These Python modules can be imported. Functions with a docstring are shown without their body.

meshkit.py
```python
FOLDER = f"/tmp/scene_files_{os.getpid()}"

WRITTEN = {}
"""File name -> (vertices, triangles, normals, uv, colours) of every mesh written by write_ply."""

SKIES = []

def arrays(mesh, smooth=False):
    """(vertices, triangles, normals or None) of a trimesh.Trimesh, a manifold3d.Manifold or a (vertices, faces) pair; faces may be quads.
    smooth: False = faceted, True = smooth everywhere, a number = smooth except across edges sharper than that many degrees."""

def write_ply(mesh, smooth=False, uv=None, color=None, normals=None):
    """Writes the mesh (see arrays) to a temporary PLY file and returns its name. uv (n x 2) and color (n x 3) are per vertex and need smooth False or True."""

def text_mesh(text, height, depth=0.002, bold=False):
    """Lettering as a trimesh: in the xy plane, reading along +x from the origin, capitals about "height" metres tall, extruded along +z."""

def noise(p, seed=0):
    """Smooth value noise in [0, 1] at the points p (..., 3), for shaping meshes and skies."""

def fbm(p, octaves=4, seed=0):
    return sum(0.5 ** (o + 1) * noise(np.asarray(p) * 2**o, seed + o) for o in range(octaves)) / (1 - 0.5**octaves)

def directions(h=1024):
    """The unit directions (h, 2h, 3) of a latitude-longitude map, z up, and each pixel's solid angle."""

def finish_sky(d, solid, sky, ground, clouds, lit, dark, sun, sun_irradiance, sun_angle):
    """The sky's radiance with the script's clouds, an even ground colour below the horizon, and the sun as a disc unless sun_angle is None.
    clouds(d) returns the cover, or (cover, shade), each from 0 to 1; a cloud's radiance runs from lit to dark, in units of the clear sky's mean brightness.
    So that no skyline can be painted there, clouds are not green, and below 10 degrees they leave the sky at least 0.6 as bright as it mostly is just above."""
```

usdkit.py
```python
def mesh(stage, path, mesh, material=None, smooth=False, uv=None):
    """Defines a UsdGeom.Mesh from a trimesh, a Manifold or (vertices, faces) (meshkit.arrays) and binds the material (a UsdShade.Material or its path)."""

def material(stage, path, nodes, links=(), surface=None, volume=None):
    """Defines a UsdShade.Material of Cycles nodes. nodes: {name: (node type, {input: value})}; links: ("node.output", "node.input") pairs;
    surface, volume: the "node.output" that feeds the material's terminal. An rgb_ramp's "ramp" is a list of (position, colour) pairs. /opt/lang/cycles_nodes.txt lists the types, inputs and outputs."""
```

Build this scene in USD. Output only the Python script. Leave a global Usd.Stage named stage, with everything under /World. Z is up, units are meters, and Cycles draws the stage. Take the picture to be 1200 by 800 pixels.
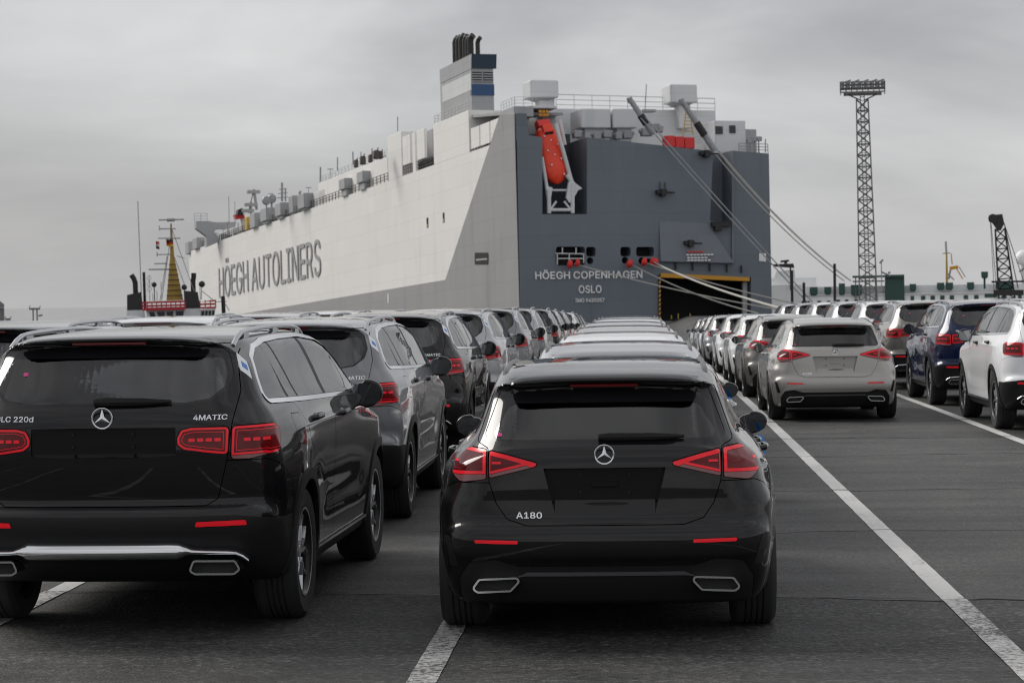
import math, random, numpy as np, trimesh, usdkit, meshkit
import manifold3d as m3
from manifold3d import Manifold, CrossSection
from scipy import ndimage
from scipy.interpolate import PchipInterpolator
from scipy.spatial import cKDTree
import shapely
from shapely.geometry import Polygon, LineString, box as sbox, Point
from shapely import affinity
from pxr import Usd, UsdGeom, UsdShade, UsdLux, Gf, Sdf, Vt

random.seed(7)
RNG = np.random.default_rng(7)
stage = Usd.Stage.CreateInMemory()
UsdGeom.SetStageUpAxis(stage, UsdGeom.Tokens.z)
UsdGeom.SetStageMetersPerUnit(stage, 1.0)
UsdGeom.Xform.Define(stage, '/World')
UsdGeom.Scope.Define(stage, '/World/Looks')

# ------------------------------------------------------------------ camera
CAM_H, FPX = 1.77, 2700.0              # eye height, focal length in pixels of a 1200 wide picture
YAW, PITCH, ROLL = math.atan(150 / FPX), math.atan(50.5 / FPX), 0.015
cam = UsdGeom.Camera.Define(stage, '/World/camera')
cam.CreateHorizontalApertureAttr(36.0)
cam.CreateVerticalApertureAttr(24.0)
cam.CreateFocalLengthAttr(36.0 * FPX / 1200)
cam.CreateFocusDistanceAttr(12.6)
cam.CreateFStopAttr(10.0)
cam.CreateExposureAttr(0.65)
def rot(axis, a):
    return np.array(trimesh.transformations.rotation_matrix(a, axis))[:3, :3]
CAM_R = rot([0, 0, 1], YAW) @ rot([1, 0, 0], math.pi / 2 - PITCH) @ rot([0, 0, 1], -ROLL)
CAM_P = np.array([0, 0, CAM_H])
mx = np.eye(4); mx[:3, :3] = CAM_R; mx[:3, 3] = CAM_P
cam.AddTransformOp().Set(Gf.Matrix4d(*mx.T.ravel().tolist()))

def ray(px, py):
    return CAM_R @ np.array([(px - 600) / FPX, -(py - 400) / FPX, -1.0])
def at_depth(px, py, dist):
    """the point seen at a pixel of the photograph, dist metres ahead of the lens"""
    return CAM_P + ray(px, py) * dist
def on_ground(px, py, z=0.0):
    d = ray(px, py)
    return CAM_P + d * ((z - CAM_H) / d[2])
def to_px(p):
    q = CAM_R.T @ (np.asarray(p, float) - CAM_P)
    return 600 - FPX * q[0] / q[2], 400 + FPX * q[1] / q[2]

# ------------------------------------------------------------------ sky and sun
SUN_AZ, SUN_EL = math.radians(-58), math.radians(36)     # from the left and a little ahead
SUN = np.array([math.sin(SUN_AZ) * math.cos(SUN_EL), math.cos(SUN_AZ) * math.cos(SUN_EL), math.sin(SUN_EL)])
sky_mat = usdkit.material(stage, '/World/Looks/overcast_sky', {
    'sky': ('sky_texture', {'sky_type': 'single_scattering', 'sun_disc': False, 'sun_elevation': SUN_EL, 'sun_rotation': math.atan2(SUN[0], SUN[1]), 'aerosol_density': 2.0}),
    'co': ('texture_coordinate', {}),
    'sep': ('separate_xyz', {}),
    'map': ('mapping', {'scale': (1.1, 1.1, 3.6), 'location': (.35, .1, .2)}),
    'n1': ('noise_texture', {'scale': 2.2, 'detail': 5.0, 'roughness': 0.5, 'distortion': 0.5}),
    'map2': ('mapping', {'scale': (3.0, 3.0, 14.0), 'location': (4.0, 1.5, 0.3)}),
    'n2': ('noise_texture', {'scale': 2.0, 'detail': 7.0, 'roughness': 0.55, 'distortion': 0.4}),
    'add': ('math', {'math_type': 'multiply_add', 'value2': 0.22}),
    'r': ('rgb_ramp', {'ramp': [(0.40, (2.6, 2.61, 2.72)), (0.55, (3.6, 3.61, 3.70)), (0.67, (4.6, 4.6, 4.66)), (0.80, (5.6, 5.59, 5.6))]}),
    'mix': ('mix', {'mix_type': 'mix', 'fac': 0.94}),
    'bg': ('background_shader', {'strength': 0.088}),
}, [('co.generated', 'map.vector'), ('map.vector', 'n1.vector'), ('co.generated', 'map2.vector'), ('map2.vector', 'n2.vector'),
    ('n2.fac', 'add.value1'), ('n1.fac', 'add.value3'), ('add.value', 'r.fac'),
    ('sky.color', 'mix.color1'), ('r.color', 'mix.color2'), ('mix.color', 'bg.color')], surface='bg.background')
dome = UsdLux.DomeLight.Define(stage, '/World/sky')
UsdShade.MaterialBindingAPI.Apply(dome.GetPrim()).Bind(sky_mat)
sun = UsdLux.DistantLight.Define(stage, '/World/sun')
sun.CreateIntensityAttr(0.4); sun.CreateAngleAttr(30.0); sun.CreateNormalizeAttr(True); sun.CreateColorAttr(Gf.Vec3f(1.0, 0.96, 0.9))
zx = SUN / np.linalg.norm(SUN); xx = np.cross([0, 0, 1], zx); xx /= np.linalg.norm(xx); yx = np.cross(zx, xx)
mx = np.eye(4); mx[:3, 0], mx[:3, 1], mx[:3, 2] = xx, yx, zx
sun.AddTransformOp().Set(Gf.Matrix4d(*mx.T.ravel().tolist()))

# ------------------------------------------------------------------ scene helpers
_names = {}
def numbered(parent, name):
    k = (str(parent), name); n = _names.get(k, 0); _names[k] = n + 1
    return name if n == 0 else f'{name}_{n:03d}'
def tag(prim, label=None, category=None, group=None, kind=None):
    for k, v in (('label', label), ('category', category), ('group', group), ('kind', kind)):
        if v: prim.SetCustomDataByKey(k, v)
    return prim
def thing(name, label=None, category=None, group=None, kind=None, mat4=None, loc=None, rz=0.0):
    x = UsdGeom.Xform.Define(stage, '/World/' + numbered('/World', name))
    if mat4 is not None:
        x.AddTransformOp().Set(Gf.Matrix4d(*np.asarray(mat4).T.ravel().tolist()))
    elif loc is not None:
        x.AddTranslateOp().Set(Gf.Vec3d(*map(float, loc))); x.AddRotateZOp().Set(math.degrees(rz))
    return tag(x.GetPrim(), label, category, group, kind)
def raw_mesh(path, v, f, n, mat):
    me = UsdGeom.Mesh.Define(stage, path)
    me.CreatePointsAttr(Vt.Vec3fArray.FromNumpy(np.ascontiguousarray(v, np.float32)))
    me.CreateFaceVertexCountsAttr(Vt.IntArray.FromNumpy(np.full(len(f), 3, np.int32)))
    me.CreateFaceVertexIndicesAttr(Vt.IntArray.FromNumpy(np.ascontiguousarray(f, np.int32).ravel()))
    me.CreateSubdivisionSchemeAttr('none')
    if n is not None:
        me.CreateNormalsAttr(Vt.Vec3fArray.FromNumpy(np.ascontiguousarray(n, np.float32))); me.SetNormalsInterpolation('vertex')
    UsdShade.MaterialBindingAPI.Apply(me.GetPrim()).Bind(mat)
    return me.GetPrim()
def obj(name, mesh, mat, parent=None, smooth=False, label=None, category=None, group=None, kind=None):
    base = '/World' if parent is None else str(parent.GetPath())
    path = base + '/' + numbered(base, name)
    v, f, n = meshkit.arrays(mesh, smooth)
    return tag(raw_mesh(path, v, f, n, mat), label, category, group, kind)
def copy_of(src, name, label, mat4=None, group=None, loc=None, rz=0.0):
    x = UsdGeom.Xform.Define(stage, '/World/' + numbered('/World', name)); p = x.GetPrim()
    p.GetReferences().AddInternalReference(src.GetPath()); p.SetInstanceable(True)
    x.ClearXformOpOrder()
    if mat4 is not None:
        x.AddTransformOp(opSuffix='place').Set(Gf.Matrix4d(*np.asarray(mat4).T.ravel().tolist()))
    else:
        x.AddTranslateOp(opSuffix='place').Set(Gf.Vec3d(*map(float, loc))); x.AddRotateZOp(opSuffix='turn').Set(math.degrees(rz))
    return tag(p, label, src.GetCustomDataByKey('category'), group)

# ------------------------------------------------------------------ shape helpers
cat = trimesh.util.concatenate
def bx(x0, x1, y0, y1, z0, z1):
    m = trimesh.creation.box((x1 - x0, y1 - y0, z1 - z0)); m.apply_translation(((x0 + x1) / 2, (y0 + y1) / 2, (z0 + z1) / 2)); return m
def bevel_box(x0, x1, y0, y1, z0, z1, r=0.02):
    pts = []
    for cx, sx in ((x0, 1), (x1, -1)):
        for cy, sy in ((y0, 1), (y1, -1)):
            for cz, sz in ((z0, 1), (z1, -1)):
                pts += [(cx, cy + sy * r, cz + sz * r), (cx + sx * r, cy, cz + sz * r), (cx + sx * r, cy + sy * r, cz)]
    return trimesh.convex.convex_hull(np.array(pts))
def tube(pts, r, n=8, closed=False):
    """a round bar along a polyline; r may vary"""
    p = np.asarray(pts, float); k = len(p); r = np.broadcast_to(r, k)
    d = np.roll(p, -1, 0) - p if closed else np.diff(p, axis=0)
    t = np.zeros_like(p)
    if closed: t = d + np.roll(d, 1, 0)
    else:
        t[:-1] += d / np.maximum(np.linalg.norm(d, axis=1), 1e-9)[:, None]; t[1:] += d / np.maximum(np.linalg.norm(d, axis=1), 1e-9)[:, None]
    t /= np.maximum(np.linalg.norm(t, axis=1), 1e-9)[:, None]
    up = np.array([0, 0, 1.0]) if abs(t[0][2]) < 0.9 else np.array([1.0, 0, 0])
    V = []
    for i in range(k):
        a = np.cross(t[i], up); a /= max(np.linalg.norm(a), 1e-9); b = np.cross(a, t[i]); up = b
        th = np.arange(n) * 2 * np.pi / n
        V.append(p[i] + r[i] * (np.cos(th)[:, None] * a + np.sin(th)[:, None] * b))
    V = np.vstack(V); F = []
    for i in range(k if closed else k - 1):
        j = (i + 1) % k
        for s in range(n):
            q = (s + 1) % n
            F += [(i * n + s, j * n + q, j * n + s), (i * n + s, i * n + q, j * n + q)]
    if not closed:
        V = np.vstack([V, p[0], p[-1]]); c0, c1 = len(V) - 2, len(V) - 1
        for s in range(n):
            q = (s + 1) % n
            F += [(c0, q, s), (c1, (k - 1) * n + s, (k - 1) * n + q)]
    m = trimesh.Trimesh(V, np.array(F)[:, ::-1], process=False)
    return m
def rod(a, b, r, n=6): return tube([a, b], r, n)
def lathe(profile, n=32, axis='z'):
    """profile: (radius, height) pairs round the z, or the x, axis"""
    p = np.asarray(profile, float); th = np.arange(n) * 2 * np.pi / n; k = len(p)
    V = np.stack([p[:, None, 0] * np.cos(th), p[:, None, 0] * np.sin(th), np.broadcast_to(p[:, None, 1], (k, n))], -1).reshape(-1, 3); F = []
    for i in range(k - 1):
        s = np.arange(n); q = (s + 1) % n
        F += list(zip(i * n + s, i * n + q, (i + 1) * n + q)) + list(zip(i * n + s, (i + 1) * n + q, (i + 1) * n + s))
    m = trimesh.Trimesh(V, np.array(F), process=False)
    if axis == 'x': m.vertices = m.vertices[:, [2, 0, 1]]
    return m
def hull_pts(p): return trimesh.convex.convex_hull(np.asarray(p, float))
def prism(poly2, axis, a, b):
    """a flat outline [(u, v)] pushed along an axis: 'x': (y, z), 'y': (x, z), 'z': (x, y)"""
    g = poly2 if hasattr(poly2, 'exterior') else Polygon(poly2)
    m = trimesh.creation.extrude_polygon(g, b - a, engine='earcut')
    v = np.array(m.vertices)
    if axis == 'x': m.vertices = np.stack([v[:, 2] + a, v[:, 0], v[:, 1]], 1)
    elif axis == 'y': m.vertices = np.stack([v[:, 0], b - v[:, 2], v[:, 1]], 1)
    else: m.vertices = v + [0, 0, a]
    return m
def moved(m, M=None, t=None):
    m = m.copy()
    if M is not None:
        A = np.eye(4); M = np.asarray(M); A[:M.shape[0], :M.shape[1]] = M; m.apply_transform(A)
    if t is not None: m.apply_translation(t)
    return m
def lettering(text, height, depth, bold=False, squeeze=1.0):
    m = meshkit.text_mesh(text, height, depth, bold); m.vertices[:, 0] *= squeeze; return m

# ------------------------------------------------------------------ materials
def mat(name, color, rough=0.5, metal=0.0, coat=0.0, spec=0.5, var=0.0, scale=3.0, bump=0.0, bscale=40.0, detail=4.0, rvar=0.0, coat_rough=0.03):
    """plain principled look with procedural mottling and fine relief"""
    nodes = {'p': ('principled_bsdf', {'base_color': color, 'roughness': rough, 'metallic': metal, 'coat_weight': coat, 'coat_roughness': coat_rough, 'specular_ior_level': spec})}
    links = []
    if var or bump or rvar: nodes['co'] = ('texture_coordinate', {})
    if var or rvar:
        nodes['n'] = ('noise_texture', {'scale': scale, 'detail': detail, 'roughness': 0.6})
        links.append(('co.object', 'n.vector'))
    if var:
        c = np.array(color)
        nodes['r'] = ('rgb_ramp', {'ramp': [(0.25, tuple(c * (1 - var))), (0.75, tuple(np.minimum(c * (1 + var), 1)))]})
        links += [('n.fac', 'r.fac'), ('r.color', 'p.base_color')]
    if rvar:
        nodes['mr'] = ('map_range', {'from_min': 0.3, 'from_max': 0.7, 'to_min': rough - rvar, 'to_max': rough + rvar, 'clamp': True})
        links += [('n.fac', 'mr.value'), ('mr.result', 'p.roughness')]
    if bump:
        nodes['n2'] = ('noise_texture', {'scale': bscale, 'detail': 3.0})
        nodes['b'] = ('bump', {'strength': bump, 'distance': 0.01})
        links += [('co.object', 'n2.vector'), ('n2.fac', 'b.height'), ('b.normal', 'p.normal')]
    return usdkit.material(stage, '/World/Looks/' + name, nodes, links, surface='p.BSDF')
def pane(name, tint, ior=1.5, rough=0.0):
    return usdkit.material(stage, '/World/Looks/' + name, {
        'f': ('fresnel', {'IOR': ior}), 't': ('transparent_bsdf', {'color': tint}), 'g': ('glossy_bsdf', {'color': (1, 1, 1), 'roughness': rough}), 'm': ('mix_closure', {})},
        [('f.fac', 'm.fac'), ('t.BSDF', 'm.closure1'), ('g.BSDF', 'm.closure2')], surface='m.closure')
# ------------------------------------------------------------------ car bodies: a rounded solid between a side outline and a width chart, then cut into panels
def chaikin(p, n=3):
    p = np.asarray(p, float)
    for _ in range(n):
        q = np.roll(p, -1, 0); p = np.stack([0.75 * p + 0.25 * q, 0.25 * p + 0.75 * q], 1).reshape(-1, 2)
    return p
class Field2:
    """a chart sampled at 1 cm and read smoothly"""
    def __init__(s, a, y0, z0, h): s.c, s.y0, s.z0, s.h = ndimage.spline_filter(a, order=3, mode='nearest'), y0, z0, h
    def __call__(s, y, z):
        sh = np.shape(y)
        return ndimage.map_coordinates(s.c, [(np.ravel(y) - s.y0) / s.h, (np.ravel(z) - s.z0) / s.h], order=3, mode='nearest', prefilter=False).reshape(sh)
def signed_distance(poly, Y, Z):
    poly = np.asarray(poly); nxt = np.roll(poly, -1, 0)
    P = np.stack([Y.ravel(), Z.ravel()], 1); _, k = cKDTree(poly).query(P); best = np.full(len(P), 9e9)
    for kk in (k, (k - 1) % len(poly)):
        a, b = poly[kk], nxt[kk]; ab = b - a; t = np.clip(((P - a) * ab).sum(1) / np.maximum((ab * ab).sum(1), 1e-18), 0, 1)
        best = np.minimum(best, np.linalg.norm(P - a - t[:, None] * ab, axis=1))
    inside = shapely.contains_xy(Polygon(poly), P[:, 0], P[:, 1])
    return np.where(inside, -best, best).reshape(Y.shape)
def sstep(x, a, b):
    t = np.clip((x - a) / (b - a), 0, 1); return t * t * (3 - 2 * t)

class Shell:
    """d(x, y, z): under zero inside the car"""
    def __init__(s, side, ys, zs, W, L, H, rear_bow, front_bow, crown, k, ridges=None):
        h = 0.01; gy, gz = np.arange(-0.4, L + 0.4, h), np.arange(-0.1, H + 0.4, h); Y, Z = np.meshgrid(gy, gz, indexing='ij')
        s.S = Field2(signed_distance(chaikin(side), Y, Z), -0.4, -0.1, h)
        w = PchipInterpolator(zs, np.asarray(W), axis=1)(np.clip(gz, zs[0], zs[-1]))
        w = PchipInterpolator(ys, w, axis=0)(np.clip(gy, ys[0], ys[-1]))
        if ridges is not None: w = w + ridges(Y, Z)
        w = ndimage.gaussian_filter(w, 0.9)
        s.W = Field2(w, -0.4, -0.1, h); g0, g1 = np.gradient(w, h); s.N = Field2(ndimage.gaussian_filter(np.sqrt(1 + np.minimum(g0 ** 2 + g1 ** 2, 4)), 2), -0.4, -0.1, h)
        s.L, s.H, s.rb, s.fb, s.cr, s.k, s.ys = L, H, rear_bow, front_bow, crown, k, ys
    def __call__(s, p):
        x, y, z = np.abs(p[..., 0]), p[..., 1], p[..., 2]
        yy = y - s.rb(x, z) * (1 - sstep(y, 0.2, 1.6)) + s.fb(x, z) * sstep(y, s.L - 1.3, s.L - 0.2)
        zz = z + s.cr(x, y) * sstep(z, 0.75 * s.H - 0.4, 0.75 * s.H)
        a, b, k = s.S(yy, zz), (x - s.W(y, z)) / s.N(y, z), s.k(y, z)
        hh = np.maximum(k - np.abs(a - b), 0) / k
        return np.maximum(a, b) + hh * hh * k * 0.25
    def grad(s, p, e=2e-3):
        g = np.stack([s(p + np.eye(3)[i] * e) - s(p - np.eye(3)[i] * e) for i in range(3)], -1)
        return g / np.maximum(np.linalg.norm(g, axis=-1, keepdims=True), 1e-9)
    def solid(s, xs, ys, zs, level=0.0):
        """the closed surface d = level as a Manifold (surface nets over one half, mirrored field)"""
        X, Y, Z = np.meshgrid(xs, ys, zs, indexing='ij'); V = s(np.stack([X, Y, Z], -1)) - level
        n = np.array(V.shape) - 1; ins = V < 0
        acc, cnt = np.zeros((*n, 3)), np.zeros(n); G = [xs, ys, zs]
        corner = lambda d: tuple(slice(d[i], d[i] + n[i]) for i in range(3))
        for ax in range(3):
            o = [i for i in range(3) if i != ax]
            for b0 in (0, 1):
                for b1 in (0, 1):
                    d0 = [0, 0, 0]; d0[o[0]], d0[o[1]] = b0, b1; d1 = list(d0); d1[ax] = 1
                    A, B = V[corner(d0)], V[corner(d1)]; c = (A < 0) != (B < 0); t = np.where(c, A / np.where(c, A - B, 1), 0)
                    for i in range(3):
                        g0 = G[i][d0[i]:d0[i] + n[i]]; g1 = G[i][d1[i]:d1[i] + n[i]]; shp = [1, 1, 1]; shp[i] = -1
                        acc[..., i] += np.where(c, g0.reshape(shp) * (1 - t) + g1.reshape(shp) * t, 0)
                    cnt += c
        live = cnt > 0; idx = -np.ones(n, int); idx[live] = np.arange(live.sum()); P = acc[live] / cnt[live][:, None]
        for _ in range(4):
            d = s(P) - level; g = s.grad(P); P = P - np.clip(d, -0.02, 0.02)[:, None] * g
        Q = []
        for ax in range(3):
            o = [(ax + 1) % 3, (ax + 2) % 3]; sl = [slice(None)] * 3; sl[o[0]] = slice(1, -1); sl[o[1]] = slice(1, -1)
            a = list(sl); a[ax] = slice(0, -1); b = list(sl); b[ax] = slice(1, None)
            A, B = ins[tuple(a)], ins[tuple(b)]
            w = np.argwhere(A != B); flip = A[tuple(w.T)]
            w[:, o[0]] += 1; w[:, o[1]] += 1
            def cell(u, v):
                c = w.copy(); c[:, o[0]] -= u; c[:, o[1]] -= v; return idx[tuple(c.T)]
            q = np.stack([cell(1, 1), cell(0, 1), cell(0, 0), cell(1, 0)], 1)
            q[~flip] = q[~flip][:, ::-1]; Q.append(q)
        Q = np.vstack(Q)
        dA = np.linalg.norm(P[Q[:, 0]] - P[Q[:, 2]], axis=1) <= np.linalg.norm(P[Q[:, 1]] - P[Q[:, 3]], axis=1)
        F = np.vstack([Q[dA][:, [0, 1, 2]], Q[dA][:, [0, 2, 3]], Q[~dA][:, [1, 2, 3]], Q[~dA][:, [1, 3, 0]]])
        M = Manifold(m3.Mesh(P.astype(np.float32), F.astype(np.uint32)))
        if M.num_tri() == 0: raise RuntimeError(f'body not closed: {M.status()}')
        return M
    def finish(s, m):
        """vertices, faces and normals: the body's own normal where a face lies on a level surface, the face's flat one elsewhere"""
        v, f, _ = meshkit.arrays(m); 
        if len(f) == 0: return v, f, v
        fn = np.cross(v[f[:, 1]] - v[f[:, 0]], v[f[:, 2]] - v[f[:, 0]]); ar = np.linalg.norm(fn, axis=1); keep = ar > 1e-11; f, fn = f[keep], fn[keep] / ar[keep][:, None]
        g = s.grad(v); dd = s(v)
        al = (g[f] * fn[:, None]).sum(-1); lv = np.ptp(dd[f], axis=1)
        on = (al.min(1) > 0.80) & (lv < 0.004) & (np.abs(dd[f]).max(1) < 0.016)
        used = np.unique(f[on]); remap = np.zeros(len(v), int); remap[used] = np.arange(len(used))
        flat = f[~on]
        V = np.vstack([v[used], v[flat].reshape(-1, 3)]); N = np.vstack([g[used], np.repeat(fn[~on], 3, 0)])
        F = np.vstack([remap[f[on]], len(used) + np.arange(len(flat) * 3).reshape(-1, 3)])
        return V, F, N

def man(t):
    t = t if isinstance(t, trimesh.Trimesh) else t
    M = Manifold(m3.Mesh(np.asarray(t.vertices, np.float32), np.asarray(t.faces, np.uint32)))
    if M.num_tri() == 0 or M.volume() < 0:
        M = Manifold(m3.Mesh(np.asarray(t.vertices, np.float32), np.asarray(t.faces, np.uint32)[:, ::-1]))
    return M
def rpoly(pts, r=0.0, grow=0.0):
    """an outline with rounded corners"""
    g = pts if hasattr(pts, 'exterior') else Polygon(pts)
    if not g.is_valid: g = g.buffer(0)
    if r: g = g.buffer(-r, quad_segs=6).buffer(2 * r, quad_segs=6).buffer(-r, quad_segs=6)
    if grow: g = g.buffer(grow, quad_segs=6)
    return g.simplify(0.0006)
def cs(g):
    gs = getattr(g, 'geoms', [g]); rings = []
    for q in gs:
        rings.append(np.asarray(q.exterior.coords)[:-1])
        rings += [np.asarray(i.coords)[:-1] for i in q.interiors]
    return CrossSection([r.tolist() for r in rings], m3.FillRule.EvenOdd)
def mprism(g, axis, a, b):
    M = CrossSection.extrude(cs(g), b - a)
    T = {'x': [[0, 0, 1, a], [1, 0, 0, 0], [0, 1, 0, 0]], 'y': [[1, 0, 0, 0], [0, 0, -1, b], [0, 1, 0, 0]], 'z': [[1, 0, 0, 0], [0, 1, 0, 0], [0, 0, 1, a]]}[axis]
    return M.transform(T)
def mirror_x(g): return affinity.scale(g, -1, 1, origin=(0, 0))
def mbox(x0, x1, y0, y1, z0, z1): return Manifold.cube((x1 - x0, y1 - y0, z1 - z0)).translate((x0, y0, z0))
def grid_axis(marks):
    """marks: (position, step) pairs; the step runs from one mark to the next"""
    out = [marks[0][0]]
    for (a, h), (b, _) in zip(marks, marks[1:]):
        k = max(1, round((b - a) / h)); out += list(np.linspace(a, b, k + 1)[1:])
    return np.array(out)
def ellipsoid(c, r, n=2):
    m = trimesh.creation.icosphere(n); m.vertices = m.vertices * r + c; return m
def rounded(c, size, r):
    """a soft block: the hull of eight balls"""
    pts = []
    b = trimesh.creation.icosphere(1).vertices * r
    for sx in (-1, 1):
        for sy in (-1, 1):
            for sz in (-1, 1): pts.append(b + np.array(c) + np.array([sx, sy, sz]) * (np.array(size) / 2 - r))
    return hull_pts(np.vstack(pts))

class Car:
    """collects a car's panels once; put() writes them in a given paint"""
    def __init__(s): s.parts = []
    def add(s, name, data, look, parent=None, label=None):
        s.parts.append((name, data, look, parent, label)); return len(s.parts) - 1
    def put(s, root, looks, skip=()):
        made = {}
        for i, (name, data, look, parent, label) in enumerate(s.parts):
            if name in skip or (parent is not None and parent not in made): continue
            up = root if parent is None else made[parent]; base = str(up.GetPath()); path = base + '/' + numbered(base, name)
            made[i] = tag(raw_mesh(path, *data, looks[look]), label)
def arr(m, smooth=35): return meshkit.arrays(m, smooth)
def both(m):
    """a mesh and its mirror image across the car"""
    o = m.copy(); o.vertices = o.vertices * [-1, 1, 1]; o.faces = o.faces[:, ::-1]; return [m, o]

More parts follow.
